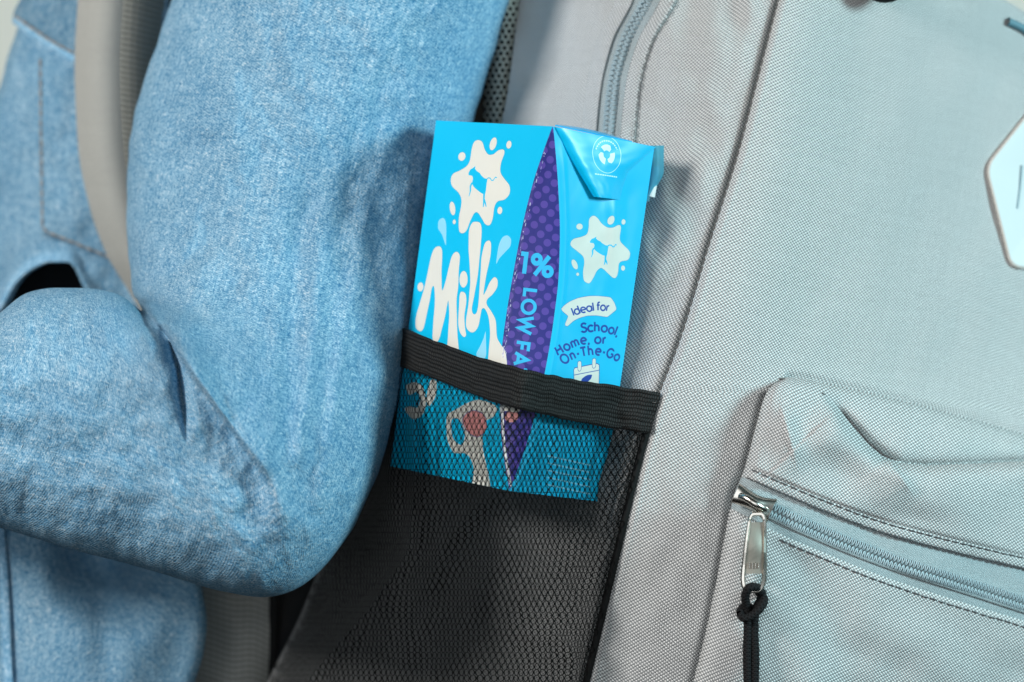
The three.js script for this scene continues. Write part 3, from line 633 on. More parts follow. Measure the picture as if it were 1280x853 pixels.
// ---------------------------------------------------------------- the milk carton
{
  // corners of the carton in world space (mm depths), top and bottom: left, front, right
  const V = (p) => new THREE.Vector3(...p);
  const TL = V(W(545, 150.5, -25.9)), TF = V(W(691, 158, 22)), TR = V(W(818, 184, -7.6)), BL = V(W(488, 583, -26.8)), BF = V(W(637, 614, 21.1)), BR = V(W(754, 628, -8.6));
  const TB = TL.clone().add(TR).sub(TF), BB = BL.clone().add(BR).sub(BF);
  const bil = (a, b, c, d, u, v) => a.clone().multiplyScalar((1 - u) * (1 - v)).addScaledVector(b, u * (1 - v)).addScaledVector(c, (1 - u) * v).addScaledVector(d, u * v);
  const project = (p) => { const f = DIST / (DIST - p.z); return [640 + p.x * f / PX, 426.5 - (p.y - EYE) * f / PX]; };
  const inverse = (a, b, c, d) => (x, y) => {                       // place in the photograph -> (u, v) on that face
    let u = .5, v = .5;
    for (let k = 0; k < 12; k++) {
      const e = 1e-3, p = project(bil(a, b, c, d, u, v)), pu = project(bil(a, b, c, d, u + e, v)), pv = project(bil(a, b, c, d, u, v + e));
      const ax = (pu[0] - p[0]) / e, ay = (pu[1] - p[1]) / e, bx = (pv[0] - p[0]) / e, by = (pv[1] - p[1]) / e, dx = x - p[0], dy = y - p[1], D = ax * by - ay * bx;
      u += (dx * by - dy * bx) / D; v += (ax * dy - ay * dx) / D;
    }
    return [u, v];
  };
  const invL = inverse(TL, TF, BL, BF), invR = inverse(TF, TR, BF, BR);
  // the two edges of the purple corner panel, as seen
  const edgeL = curve([[158, 690.5], [190, 679], [230, 666], [290, 651.5], [340, 642], [390, 633.5], [440, 627], [480, 624.5], [530, 625.5], [575, 630], [614, 637]]);
  const edgeR = curve([[158, 691.5], [190, 694.5], [230, 697.5], [290, 699.8], [340, 698.5], [400, 692], [455, 683], [510, 671], [565, 655], [614, 637]]);
  const NV = 90, LW = 64, RW = 45, HH = 123.5, SC = 16, CW = 2048, CH = 1984;   // atlas: 16 dots per mm
  const eL = [], eR = [];
  for (let j = 0; j <= NV; j++) {
    const y = lerp(158.5, 613.8, j / NV);
    const [ul, vl] = invL(edgeL(y), y), [ur, vr] = invR(edgeR(y), y);
    eL.push([clamp(ul, 0, 1), clamp(vl)]); eR.push([clamp(ur, 0, 1), clamp(vr)]);
  }
  eL[0] = [1, 0]; eR[0] = [0, 0]; eL[NV] = [1, 1]; eR[NV] = [0, 1];
  const CX = 73.5;                                                   // middle of the purple strip in the atlas, mm
  const P3 = (f, u, v) => f ? bil(TF, TR, BF, BR, u, v) : bil(TL, TF, BL, BF, u, v);
  const wFac = eL.map((l, j) => P3(0, ...l).distanceTo(P3(1, ...eR[j])) * 1000);
  const centre = bil(TL, TR, BL, BR, .5, .5);
  const grid = (rows, cols, at, uvAt, bulge = 0) => {
    const pos = [], uv = [], idx = [];
    for (let j = 0; j <= rows; j++) for (let i = 0; i <= cols; i++) { pos.push(...at(i / cols, j, bulge).toArray()); const [a, b] = uvAt(i / cols, j); uv.push(a / (CW / SC), 1 - b / (CH / SC)); }
    for (let j = 0; j < rows; j++) for (let i = 0; i < cols; i++) { const a = j * (cols + 1) + i, b = a + 1, c = a + cols + 1, d = c + 1; idx.push(a, c, b, b, c, d); }
    const g = new THREE.BufferGeometry(); g.setAttribute('position', new THREE.Float32BufferAttribute(pos, 3)); g.setAttribute('uv', new THREE.Float32BufferAttribute(uv, 2)); g.setIndex(idx); g.computeVertexNormals(); return g;
  };
  const nL = new THREE.Vector3().crossVectors(TF.clone().sub(TL), BL.clone().sub(TL)).normalize().negate(), nR = new THREE.Vector3().crossVectors(TR.clone().sub(TF), BF.clone().sub(TF)).normalize().negate();
  if (nL.z < 0) nL.negate(); if (nR.z < 0) nR.negate();
  const nF = nL.clone().add(nR).normalize();
  const dent = (x, y, s) => .00022 * sn(x * 3, y * 5, s) + .00012 * sn(x * 9, y * 14, s);
  const left = grid(NV, 24, (s, j) => { const [ue, ve] = eL[j], u = ue * s, v = ve; return P3(0, u, v).addScaledVector(nL, (dent(u, v, 1) + .0012 * Math.sin(Math.PI * u) * Math.sin(Math.PI * v)) * Math.sin(Math.PI * clamp(s * .98 + .01))); }, (s, j) => [eL[j][0] * s * LW, eL[j][1] * HH]);
  const right = grid(NV, 40, (s, j) => {
    const [ue, ve] = eR[j], u = lerp(ue, 1, s), v = ve, q = P3(1, u, v);
    const rim = Math.sin(Math.PI * clamp(s * .96 + .02));
    // creases that run down from the glued ear
    const d1 = .0011 * gauss(s - (.62 + (v - .2) * .25), .06) * smooth(.10, .2, v) * smooth(.42, .24, v) - .0009 * gauss(s - (.80 + (v - .15) * .12), .07) * smooth(.08, .16, v) * smooth(.40, .22, v);
    return q.addScaledVector(nR, rim * (dent(u * .7, v, 2) + d1 + .0008 * Math.sin(Math.PI * v)) + .00055 * gauss(s - .055, .02) * smooth(.02, .12, v) * rim * 5);
  }, (s, j) => [83 + lerp(eR[j][0], 1, s) * RW, eR[j][1] * HH]);
  const facet = grid(NV, 14, (s, j) => { const a = P3(0, ...eL[j]), b = P3(1, ...eR[j]); return a.lerp(b, s).addScaledVector(nF, (.0013 * Math.sin(Math.PI * s) + .0004 * gauss(s - .1, .05)) * Math.sin(Math.PI * j / NV)); }, (s, j) => [CX + (s - .5) * wFac[j], lerp(eL[j][1], eR[j][1], s) * HH]);
  const quad = (a, b, c, d, n = 8) => { const g = grid(n, n, (s, j) => bil(a, b, c, d, s, j / n), () => [8, 4]); return g; };
  const topFin = quad(TB, TR, TL, TF, 10);
  const body = mergeGeometries([left, right, facet, topFin, quad(TB, TL, BB, BL), quad(TR, TB, BR, BB), quad(BL, BF, BB, BR)]);

  // print
  const cv = document.createElement('canvas'); cv.width = CW; cv.height = CH;
  const c = cv.getContext('2d');
  const BLUE = '#00bce9', CREAM = '#dfddd3', PALE = '#8fd6f0', NAVY = '#14409c', PURPLE = '#1e2079', DOT = '#4c3b98', PINK = '#d98f8c';
  c.fillStyle = BLUE; c.fillRect(0, 0, CW, CH);
  c.fillStyle = PURPLE; c.fillRect((CX - 9.4) * SC, 0, 18.8 * SC, CH);
  // atlas place (in dots) of a place in the photograph, on the left face, the right face or the corner panel
  const onL = (x, y) => { const [u, v] = invL(x, y); return [u * LW * SC, v * HH * SC]; };
  const onR = (x, y) => { const [u, v] = invR(x, y); return [(83 + u * RW) * SC, v * HH * SC]; };
  const onF = (x, y) => { const j = clamp((y - 158.5) / (613.8 - 158.5)) * NV, i = Math.min(NV - 1, Math.floor(j)), f = j - i, s = (x - edgeL(y)) / Math.max(2, edgeR(y) - edgeL(y)); const w = lerp(wFac[i], wFac[i + 1], f); const vv = lerp(lerp(eL[i][1], eL[i + 1][1], f), lerp(eR[i][1], eR[i + 1][1], f), s); return [(CX + (s - .5) * w) * SC, vv * HH * SC]; };
  // set the pen so that one unit is one unit of an enlarged view (origin ox, oy; scale z) round (x, y), turned by a
  const pen = (on, ox, oy, z, x, y, a = 0) => {
    const X = ox + x / z, Y = oy + y / z, e = .5, o = on(X, Y), px = on(X + e, Y), py = on(X, Y + e);
    const m = [(px[0] - o[0]) / e / z, (px[1] - o[1]) / e / z, (py[0] - o[0]) / e / z, (py[1] - o[1]) / e / z], ca = Math.cos(a), sa = Math.sin(a);
    c.setTransform(m[0] * ca + m[2] * sa, m[1] * ca + m[3] * sa, -m[0] * sa + m[2] * ca, -m[1] * sa + m[3] * ca, o[0], o[1]);
  };
  const blob = (on, ox, oy, z, pts, fill, stroke, lw = 2.2, tension = .5) => {   // closed smooth outline through the points
    c.setTransform(1, 0, 0, 1, 0, 0);
    const q = pts.map(([x, y]) => on(ox + x / z, oy + y / z)), n = q.length;
    c.beginPath(); c.moveTo(...q[0]);
    for (let i = 0; i < n; i++) { const a = q[(i + n - 1) % n], b = q[i], d = q[(i + 1) % n], e = q[(i + 2) % n], t = tension / 5.6; c.bezierCurveTo(b[0] + (d[0] - a[0]) * t, b[1] + (d[1] - a[1]) * t, d[0] - (e[0] - b[0]) * t, d[1] - (e[1] - b[1]) * t, d[0], d[1]); }
    c.closePath();
    if (stroke) { c.strokeStyle = stroke; c.lineWidth = lw; c.lineJoin = 'round'; c.stroke(); }
    c.fillStyle = fill; c.fill();
  };
  const oval = (on, ox, oy, z, x, y, rx, ry, a, fill, stroke) => { const p = []; for (let i = 0; i < 12; i++) { const t = i / 12 * 2 * Math.PI, e = rx * Math.cos(t), f = ry * Math.sin(t); p.push([x + e * Math.cos(a) - f * Math.sin(a), y + e * Math.sin(a) + f * Math.cos(a)]); } blob(on, ox, oy, z, p, fill, stroke, 3, 1); };
  const cow = (on, ox, oy, z, f) => {
    blob(on, ox, oy, z, [[285, 345], [300, 318], [318, 308], [338, 292], [336, 312], [352, 332], [372, 345], [385, 362], [412, 386], [432, 392], [428, 430], [424, 478], [418, 505], [392, 500], [358, 475], [330, 448], [318, 420], [322, 390], [316, 368], [300, 362], [288, 362]].map(f), BLUE, null, 1, .55);
    blob(on, ox, oy, z, [[312, 418], [322, 424], [312, 450], [312, 480], [298, 522], [294, 520], [302, 482], [300, 448]].map(f), BLUE, null, 1, .5);
    blob(on, ox, oy, z, [[406, 490], [420, 490], [416, 540], [424, 570], [428, 602], [422, 600], [414, 572], [408, 604], [402, 602], [404, 560]].map(f), BLUE, null, 1, .4);
    c.setTransform(1, 0, 0, 1, 0, 0); c.strokeStyle = BLUE; c.lineWidth = z === 6.09 ? 5 : 6; c.lineJoin = 'round'; c.beginPath();
    [[425, 396], [440, 382], [452, 384], [464, 402], [476, 400], [488, 376], [500, 380]].map(f).forEach(([x, y], i) => { const q = on(ox + x / z, oy + y / z); i ? c.lineTo(...q) : c.moveTo(...q); }); c.stroke();
  };
  const GREYL = 'rgba(110,150,175,0.9)';
  // splash with the cow, main face (outline read at 6.09 x)
  { const z = 6.09, o = [onL, 540, 160, z];
    blob(...o, [[350, 93], [385, 108], [405, 160], [432, 202], [470, 202], [510, 172], [546, 166], [554, 195], [530, 265], [526, 335], [556, 390], [592, 440], [594, 500], [560, 545], [512, 560], [488, 600], [474, 690], [452, 740], [420, 735], [392, 690], [364, 648], [338, 652], [306, 710], [280, 780], [248, 804], [220, 785], [214, 700], [232, 600], [232, 540], [206, 492], [158, 445], [146, 395], [165, 350], [220, 324], [270, 292], [294, 245], [302, 165], [318, 112]], CREAM, GREYL, 4, .95);
    oval(...o, 470, 122, 24, 50, .3, CREAM, GREYL); oval(...o, 589, 128, 19, 30, .2, CREAM, GREYL); oval(...o, 230, 218, 27, 33, .2, CREAM, GREYL); oval(...o, 163, 614, 22, 52, -.15, CREAM, GREYL); oval(...o, 525, 630, 17, 28, .1, CREAM, GREYL); oval(...o, 178, 717, 12, 17, 0, CREAM, GREYL);
    cow(onL, 540, 160, z, (p) => p);
  }
  { const z = 7.755, o = [onR, 690, 260, z], f = ([x, y]) => [(x - 285) * 1.16 + 358, (y - 292) * .86 + 278 + (x - 285) * .02];
    blob(...o, [[392, 76], [430, 96], [470, 150], [515, 186], [560, 190], [610, 168], [650, 168], [662, 200], [648, 270], [656, 320], [700, 366], [748, 420], [752, 468], [728, 506], [668, 518], [640, 545], [632, 620], [612, 672], [580, 676], [536, 640], [492, 596], [460, 582], [424, 610], [394, 670], [362, 720], [336, 728], [302, 700], [294, 620], [304, 530], [292, 470], [240, 420], [184, 372], [178, 335], [208, 300], [280, 280], [332, 252], [348, 190], [354, 110]], CREAM, GREYL, 4, .95);
    oval(...o, 549, 118, 26, 44, .3, CREAM, GREYL); oval(...o, 694, 136, 22, 26, .2, CREAM, GREYL); oval(...o, 260, 181, 30, 29, 0, CREAM, GREYL); oval(...o, 214, 548, 24, 50, -.4, CREAM, GREYL); oval(...o, 684, 584, 20, 25, 0, CREAM, GREYL); oval(...o, 242, 643, 13, 15, 0, CREAM, GREYL);
    cow(onR, 690, 260, z, f);
  }
  // pale drops and the lettering, main face (read at 4.49 x)
  const milk = (on) => {
    const z = 4.49, o = [on, 510, 270, z], T = .9;
    if (on === onL) {
      blob(...o, [[196, 12], [212, 22], [220, 60], [220, 160], [214, 158], [198, 110], [172, 70], [174, 30]], PALE, null, 1, .7);
      blob(...o, [[560, 110], [580, 130], [576, 170], [548, 205], [518, 240], [502, 270], [504, 235], [516, 165], [534, 122]], PALE, null, 1, .8);
      blob(...o, [[443, 650], [444, 720], [444, 780], [430, 812], [402, 810], [392, 775], [410, 735], [430, 690]], PALE, null, 1, .7);
      blob(...o, [[180, 172], [197, 192], [200, 260], [197, 340], [202, 420], [222, 370], [240, 290], [258, 225], [282, 204], [302, 225], [300, 300], [296, 400], [286, 480], [288, 580], [296, 700], [300, 840], [250, 850], [228, 790], [238, 680], [244, 560], [240, 478], [226, 540], [206, 620], [184, 690], [164, 712], [146, 690], [150, 600], [158, 500], [152, 402], [138, 408], [126, 480], [108, 560], [90, 630], [68, 648], [44, 625], [44, 570], [64, 500], [88, 420], [110, 330], [132, 230], [152, 184]], CREAM, GREYL, 3.4, T);
      oval(...o, 326, 358, 22, 46, .05, CREAM, GREYL); oval(...o, 70, 399, 17, 25, .1, CREAM, GREYL);
      blob(...o, [[318, 428], [336, 440], [340, 480], [330, 560], [334, 630], [338, 672], [324, 680], [306, 650], [296, 590], [300, 490], [306, 440]], CREAM, GREYL, 3.4, T);
      blob(...o, [[392, 35], [416, 44], [424, 90], [416, 200], [404, 330], [386, 440], [370, 520], [378, 552], [394, 548], [404, 510], [410, 440], [418, 330], [424, 230], [440, 158], [462, 140], [474, 160], [470, 230], [450, 330], [432, 440], [446, 420], [466, 376], [490, 346], [506, 360], [504, 400], [480, 440], [452, 470], [450, 500], [474, 540], [496, 590], [502, 680], [520, 720], [546, 770], [552, 850], [460, 850], [458, 760], [466, 660], [458, 570], [440, 524], [424, 524], [416, 560], [404, 620], [384, 650], [362, 654], [342, 630], [340, 580], [352, 490], [362, 380], [360, 280], [352, 180], [354, 90], [370, 44]], CREAM, GREYL, 3.4, T);
    }
  };
  milk(onL);
  // corner panel: staggered dots
  { c.setTransform(1, 0, 0, 1, 0, 0); c.save(); c.beginPath(); c.rect((CX - 9.4) * SC, 0, 18.8 * SC, CH); c.clip(); c.fillStyle = DOT;
    for (let r = 0; r < 60; r++) for (let k = -4; k < 5; k++) { c.beginPath(); c.arc((CX + .8 + (k + (r % 2) * .5) * 5.15 - r * .04) * SC, (1 + r * 2.52 + k * .35) * SC, 1.28 * SC, 0, 7); c.fill(); }
    c.restore();
    // the drip of the last letter runs over the edge
    blob(onF, 510, 270, 4.49, [[500, 640], [516, 714], [540, 748], [552, 790], [550, 850], [470, 860], [470, 640]], CREAM, GREYL, 3, .8);
    // worn print along the fold: pale specks of bare board
    for (let k = 0; k < 190; k++) { const y = lerp(185, 470, rnd()), w = smooth(300, 470, y) * .7 + .3; if (rnd() > w) continue; const [X, Y] = onF(edgeL(y) + 3.2 + 2.4 * (rnd() + rnd() - 1) * (y > 380 ? 1.6 : 1), y); c.setTransform(1, 0, 0, 1, X, Y); c.rotate(.1); c.fillStyle = rnd() < .5 ? 'rgba(215,225,240,0.85)' : 'rgba(150,150,205,0.8)'; c.fillRect(-1.2 - rnd() * 2, -3, 1.5 + rnd() * 3.5, 4 + rnd() * 14); }
  }
  // a monoline alphabet, one unit = height of a capital
  const R = .34, XH = .70;
  const ring = (x, a0 = 0, a1 = 7) => { c.moveTo(x + R * Math.cos(a0), -XH / 2 + R * 1.02 * Math.sin(a0)); c.ellipse(x, -XH / 2, R, R * 1.02, 0, a0, a1); };
  const seg = (...p) => { c.moveTo(p[0], p[1]); for (let i = 2; i < p.length; i += 2) c.lineTo(p[i], p[i + 1]); };
  const arch = (x, w) => { c.moveTo(x, 0); c.lineTo(x, -XH); c.moveTo(x, -XH + w / 2 + .02); c.bezierCurveTo(x, -XH - .06, x + w, -XH - .06, x + w, -XH + w / 2 + .06); c.lineTo(x + w, 0); };
  const glyphs = {
    I: [.26, () => seg(.1, -1, .1, 0)], l: [.26, () => seg(.1, -1.06, .1, 0)], ' ': [.3, () => {}],
    d: [.84, () => { ring(.4); seg(.72, -1.06, .72, 0); }], a: [.84, () => { ring(.4); seg(.72, -XH, .72, 0); }],
    e: [.78, () => { seg(.08, -.36, .74, -.36); c.moveTo(.74, -.36); c.ellipse(.4, -.35, R, R * 1.02, 0, 0, -5.3, true); }],
    f: [.42, () => { c.moveTo(.16, 0); c.lineTo(.16, -.8); c.bezierCurveTo(.16, -1.04, .3, -1.08, .44, -1.03); seg(0, -XH + .02, .4, -XH + .02); }],
    o: [.82, () => ring(.4)], r: [.46, () => { seg(.12, -XH, .12, 0); c.moveTo(.12, -.36); c.bezierCurveTo(.14, -.62, .28, -.72, .44, -.69); }],
    S: [.76, () => { c.moveTo(.66, -.86); c.bezierCurveTo(.5, -1.06, .1, -1.04, .1, -.76); c.bezierCurveTo(.1, -.44, .68, -.6, .68, -.26); c.bezierCurveTo(.68, .06, .2, .06, .06, -.14); }],
    c: [.68, () => ring(.4, .8, 5.5)], h: [.76, () => { arch(.1, .5); seg(.1, -1.06, .1, 0); }], n: [.76, () => arch(.1, .5)], m: [1.14, () => { arch(.1, .44); arch(.54, .44); }],
    H: [.96, () => { seg(.1, -1, .1, 0); seg(.8, -1, .8, 0); seg(.1, -.52, .8, -.52); }], T: [.78, () => { seg(.02, -.95, .74, -.95); seg(.38, -.95, .38, 0); }],
    O: [1.08, () => { c.moveTo(1.0, -.5); c.ellipse(.52, -.5, .48, .49, 0, 0, 7); }], G: [1.0, () => { c.moveTo(.86, -.82); c.ellipse(.52, -.5, .47, .49, 0, -.75, -6.05, true); seg(.97, -.44, .6, -.44); }],
    '-': [.42, () => seg(.06, -.38, .34, -.38)], ',': [.26, () => seg(.12, -.06, .04, .2)],
    '1': [.5, () => seg(.04, -.95, .32, -.95, .32, 0)], L: [.68, () => seg(.1, -1, .1, -.06, .62, -.06)], W: [1.28, () => seg(.03, -1, .34, -.05, .63, -.9, .92, -.05, 1.23, -1)],
    F: [.72, () => { seg(.1, 0, .1, -.94, .66, -.94); seg(.1, -.46, .6, -.46); }], A: [.9, () => { seg(.02, 0, .43, -.97, .84, 0); seg(.17, -.28, .7, -.28); }],
    '%': [1.1, () => { c.moveTo(.42, -.76); c.ellipse(.22, -.76, .2, .2, 0, 0, 7); c.moveTo(1.06, -.24); c.ellipse(.86, -.24, .2, .2, 0, 0, 7); seg(.86, -.98, .2, 0); }],
  };
  const write = (text, on, ox, oy, z, path, size, color, weight, wide = 1) => {
    const cr = new THREE.CatmullRomCurve3(path.map(([x, y]) => new THREE.Vector3(x, y, 0))), L = cr.getLength();
    const total = [...text].reduce((s, ch) => s + glyphs[ch][0], 0) * size * wide, gap = (L - total) / (text.length - 1 || 1);
    let s = 0;
    for (const ch of text) {
      const adv = glyphs[ch][0] * size * wide, p = cr.getPointAt(clamp(s / L)), t = cr.getTangentAt(clamp((s + adv / 2) / L));
      pen(on, ox, oy, z, p.x, p.y, Math.atan2(t.y, t.x)); c.scale(size * wide, size);
      c.strokeStyle = color; c.lineWidth = weight; c.lineCap = 'butt'; c.lineJoin = 'miter'; c.beginPath(); glyphs[ch][1](); c.stroke();
      s += adv + gap;
    }
  };
  // 1% LOW FAT on the corner panel (read at 5.33 x)
  write('1%', onF, 620, 310, 5.33, [[148, 168], [260, 182], [372, 196]], 138, '#1fb4e6', .225, .92);
  write('LOW FAT', onF, 620, 310, 5.33, [[190, 268], [172, 420], [146, 590], [124, 745], [108, 860]], 88, '#1fb4e6', .25, 1.02);
  // ribbon, lines of text and calendar on the narrow face (read at 6.558 x)
  { const z = 6.558, o = [onR, 680, 360, z];
    blob(...o, [[132, 172], [140, 160], [200, 116], [270, 84], [360, 66], [440, 66], [530, 76], [550, 92], [570, 125], [585, 168], [576, 186], [512, 234], [490, 236], [420, 226], [340, 228], [280, 246], [230, 274], [188, 312], [170, 308], [170, 290], [190, 236], [180, 220], [140, 186]], CREAM, NAVY, 3, .55);
    write('Ideal for', ...o, [[232, 227], [300, 204], [390, 186], [455, 182], [520, 190]], 62, NAVY, .2, .94);
    write('School,', ...o, [[296, 364], [370, 357], [440, 354], [520, 368], [598, 398]], 72, NAVY, .225, .92);
    write('Home, or', ...o, [[108, 554], [190, 508], [280, 468], [370, 452], [492, 458]], 72, NAVY, .225, .9);
    write('On-The-Go', ...o, [[152, 628], [240, 580], [330, 556], [430, 548], [520, 568], [606, 604]], 74, NAVY, .225, .82);
    const poly = (pts, fill, stroke, lw = 3.6) => { c.setTransform(1, 0, 0, 1, 0, 0); c.beginPath(); pts.forEach(([x, y], i) => { const q = onR(680 + x / z, 360 + y / z); i ? c.lineTo(...q) : c.moveTo(...q); }); c.closePath(); if (fill) { c.fillStyle = fill; c.fill(); } c.lineJoin = 'round'; c.lineWidth = lw; c.strokeStyle = stroke; c.stroke(); };
    poly([[232, 672], [240, 655], [425, 618], [442, 630], [444, 820], [232, 860]], CREAM, NAVY);
    poly([[232, 712], [442, 672], [442, 676], [232, 716]], NAVY, NAVY, 1);
    blob(...o, [[300, 745], [340, 716], [382, 712], [374, 745], [340, 775], [310, 800], [292, 780]], NAVY, null, 1, .6);
    blob(...o, [[268, 612], [282, 600], [294, 610], [294, 660], [282, 680], [268, 670]], CREAM, NAVY, 5, .8);
    blob(...o, [[388, 590], [400, 578], [412, 588], [412, 640], [400, 656], [388, 646]], CREAM, NAVY, 5, .8);
  }
  // lower part of the print, behind the netting (photograph pixels)
  blob(onL, 0, 0, 1, [[508, 482], [520, 478], [530, 486], [534, 505], [528, 520], [516, 524], [506, 512], [512, 508], [522, 510], [526, 500], [522, 490], [512, 494]], CREAM, null, 1, .8);
  blob(onL, 0, 0, 1, [[540, 476], [548, 478], [546, 496], [538, 508], [534, 500]], CREAM, null, 1, .8);
  blob(onL, 0, 0, 1, [[560, 520], [572, 512], [584, 505], [600, 500], [620, 508], [618, 520], [606, 530], [604, 560], [610, 590], [612, 616], [590, 614], [592, 585], [584, 568], [568, 566], [560, 548]], CREAM, null, 1, .8);
  blob(onL, 0, 0, 1, [[580, 524], [592, 514], [606, 520], [608, 536], [598, 546], [586, 540]], PINK, NAVY, 6, .9);
  blob(onL, 0, 0, 1, [[566, 526], [576, 526], [582, 544], [578, 556], [568, 548]], BLUE, NAVY, 3, .9);
  oval(onF, 0, 0, 1, 640, 521, 9, 7, -.3, PINK); blob(onF, 0, 0, 1, [[620, 508], [640, 504], [650, 512], [646, 516], [632, 514], [622, 518]], CREAM, null, 1, .8);
  for (let k = 0; k < 5; k++) { c.setTransform(1, 0, 0, 1, 0, 0); const a = onR(684, 570 + k * 9), b = onR(738, 582 + k * 9); c.strokeStyle = PALE; c.lineWidth = 7; c.beginPath(); c.moveTo(...a); c.lineTo(...b); c.stroke(); }
  { c.setTransform(1, 0, 0, 1, 0, 0); c.strokeStyle = '#e9ecee'; c.lineWidth = 14; c.beginPath(); for (let y = 500; y <= 612; y += 6) { const q = onF(edgeL(y) + 3, y); y > 500 ? c.lineTo(...q) : c.moveTo(...q); } c.stroke(); }
  c.setTransform(1, 0, 0, 1, 0, 0);
  const tex = new THREE.CanvasTexture(cv); tex.colorSpace = THREE.SRGBColorSpace; tex.anisotropy = 8;
  const paper = tex_ => phys({ map: tex_, roughness: .45, specularIntensity: .5, clearcoat: .3, clearcoatRoughness: .32 });
  const carton = thing('milk_carton', 'bright blue milk carton with white lettering standing in the mesh side pocket', 'milk carton', BF.clone().add(BL).add(BR).add(BB).multiplyScalar(.25).toArray());
  part('carton_body', body, paper(tex), carton);

  // folded ear glued down on the narrow face, with its printed recycling mark
  const fc = document.createElement('canvas'); fc.width = 640; fc.height = 512; const F = fc.getContext('2d'), FS = 4.4;
  F.fillStyle = BLUE; F.fillRect(0, 0, 640, 512);
  F.strokeStyle = 'rgba(225,246,252,0.95)'; F.fillStyle = 'rgba(236,246,250,0.97)';
  { const k = FS * 1000 / 7.75 / 1000 * 1, toF = (x, y) => [(x / 7.75 + 5) * FS * .98, (y / 7.75 + 5) * FS * .98];
    const [cx, cy] = toF(493, 335), s = FS * .98 / 7.75;
    F.lineWidth = 3.2; F.beginPath(); F.ellipse(cx, cy, 140 * s, 178 * s, 0, 0, 7); F.stroke();
    F.save(); F.translate(cx, cy); F.scale(1, 1.2);
    for (let i = 0; i < 3; i++) {                                    // three bent arrows chasing one another
      F.save(); F.rotate(i * 2 * Math.PI / 3 - .1); F.beginPath(); F.arc(0, 0, 82 * s, -2.2, -.95); F.lineTo(62 * s * Math.cos(-.6), 62 * s * Math.sin(-.6)); F.lineTo(30 * s, -18 * s); F.arc(0, 0, 34 * s, -1.0, -2.2, true); F.closePath(); F.fill(); F.restore();
    }
    F.lineWidth = 12 * s; F.setLineDash([15 * s, 7 * s]); F.beginPath(); F.arc(0, 0, 112 * s, -2.75, -.35); F.stroke(); F.setLineDash([]);
    F.restore();
    F.lineWidth = 12 * s; F.setLineDash([20 * s, 4 * s]); const a = toF(362, 520), b = toF(594, 552); F.beginPath(); F.moveTo(...a); F.lineTo(...b); F.stroke(); F.setLineDash([]);
  }
  const ft = new THREE.CanvasTexture(fc); ft.colorSpace = THREE.SRGBColorSpace;
  // outline of the ear as seen: top edge from the front corner to the right one, then down to a cut tip
  const earTopA = [694, 159], earTopB = [818.5, 184], tipA = [738, 246], tipB = [773, 250], knee = [783, 214];
  const earAt = (u, v, lift) => {
    const L = [lerp(earTopA[0], tipA[0], v), lerp(earTopA[1], tipA[1], v) + 2.0 * Math.sin(Math.PI * v)], k = .47;
    const Rr = v < k ? [lerp(earTopB[0], knee[0], v / k), lerp(earTopB[1], knee[1], v / k)] : [lerp(knee[0], tipB[0], (v - k) / (1 - k)), lerp(knee[1], tipB[1], (v - k) / (1 - k))];
    const x = lerp(L[0], Rr[0], u), y = lerp(L[1], Rr[1], u), [fu, fv] = invR(x, y);
    const e = Math.min(u, 1 - u) * (1.1 - v) * 6;
    const z = .0006 + .0030 * Math.pow(v, .8) * (1 - .55 * u) + .0007 * (1 - Math.exp(-e * 4)) - .0011 * Math.exp(-u / .035) * smooth(0, .2, v) - .0012 * smooth(.45, 1, u) * smooth(.35, .8, v) + .00009 * sn(u * 4, v * 5, 81);
    return { p: bil(TF, TR, BF, BR, fu, fv).addScaledVector(nR, z + lift), x, y };
  };
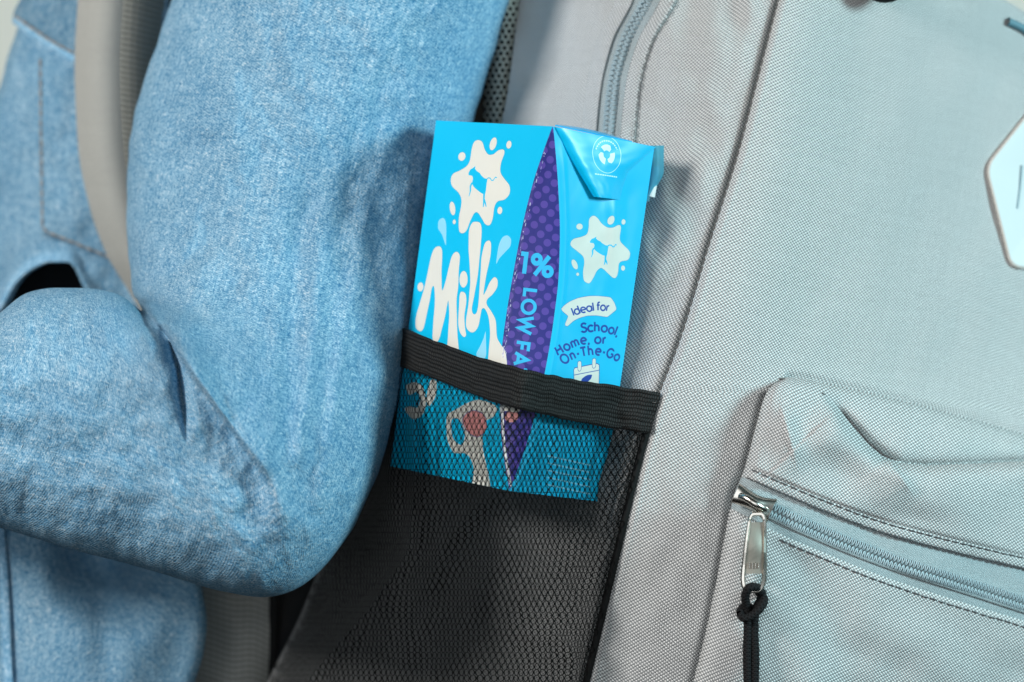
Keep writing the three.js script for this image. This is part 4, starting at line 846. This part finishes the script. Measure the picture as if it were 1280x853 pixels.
  { const n = 34, pos = [], uv = [], idx = [], lay = (lift) => { for (let j = 0; j <= n; j++) for (let i = 0; i <= n; i++) { const q = earAt(i / n, j / n, lift); pos.push(...q.p.toArray()); uv.push((q.x - 690 + 5) * FS * .98 / 640, 1 - (q.y - 150 + 5) * FS * .98 / 512); } };
    lay(0); const half = (n + 1) * (n + 1);
    for (let j = 0; j < n; j++) for (let i = 0; i < n; i++) { const a = j * (n + 1) + i, b = a + 1, d = a + n + 1, e = d + 1; idx.push(a, d, b, b, d, e); }
    const rim = []; for (let j = 0; j <= n; j++) rim.push(j * (n + 1)); for (let i = 1; i <= n; i++) rim.push(n * (n + 1) + i); for (let j = n - 1; j >= 0; j--) rim.push(j * (n + 1) + n);
    const base = pos.length / 3;
    rim.forEach((k) => { const i = k % (n + 1), j = (k - i) / (n + 1), q = earAt(i / n, j / n, 0), r = earAt(i / n, j / n, -.0009); pos.push(...q.p.toArray(), ...r.p.toArray()); for (let w = 0; w < 2; w++) uv.push(.02, .05); });
    for (let k = 0; k < rim.length - 1; k++) { const a = base + 2 * k; idx.push(a, a + 1, a + 2, a + 2, a + 1, a + 3); }
    const g = new THREE.BufferGeometry(); g.setAttribute('position', new THREE.Float32BufferAttribute(pos, 3)); g.setAttribute('uv', new THREE.Float32BufferAttribute(uv, 2)); g.setIndex(idx); g.computeVertexNormals();
    part('folded_ear', g, phys({ map: ft, roughness: .36, specularIntensity: .9, clearcoat: .5, clearcoatRoughness: .3 }), carton, 'folded triangular ear with a white recycling mark');
  }
  // folded fin of the top seam, just showing over the edge
  part('top_fin', sheet(40, 8, (u, v) => { const x = lerp(694, 790, u), y = lerp(157.5, 178, u) - 3.4 * Math.sin(Math.PI * Math.pow(u, .8)) * Math.sin(v * 2.2), z = lerp(20, -2, u); return W(x, y, z - 10 * v); }, { thick: .0004 }), phys({ color: lin(.001, .47, .85), roughness: .35, clearcoat: .3 }), carton);
  // straw in its clear sleeve, glued to the far side and sticking out past the right edge
  const sleeve = part('straw_wrapper', sheet(16, 24, (u, v) => { const y = lerp(182, 252, v), x = lerp(806, lerp(830, 812, smooth(.45, 1, v)), u); return W(x, y, -11 + 2.5 * Math.sin(Math.PI * u) + .12 * sn(u * 3, v * 3, 91)); }, { thick: .0002 }), phys({ color: lin(.25, .70, .82), roughness: .5, specularIntensity: .4, transmission: .8, thickness: 0, ior: 1.45 }), carton, 'clear film sleeve holding the straw');
  part('straw', cord([W(818, 208, -11.5), W(815.5, 226, -11.5), W(812, 246, -11.5)], .0019, 20, 12), std({ color: lin(.78, .79, .78), roughness: .4 }), sleeve);
}

renderer.render(scene, camera);
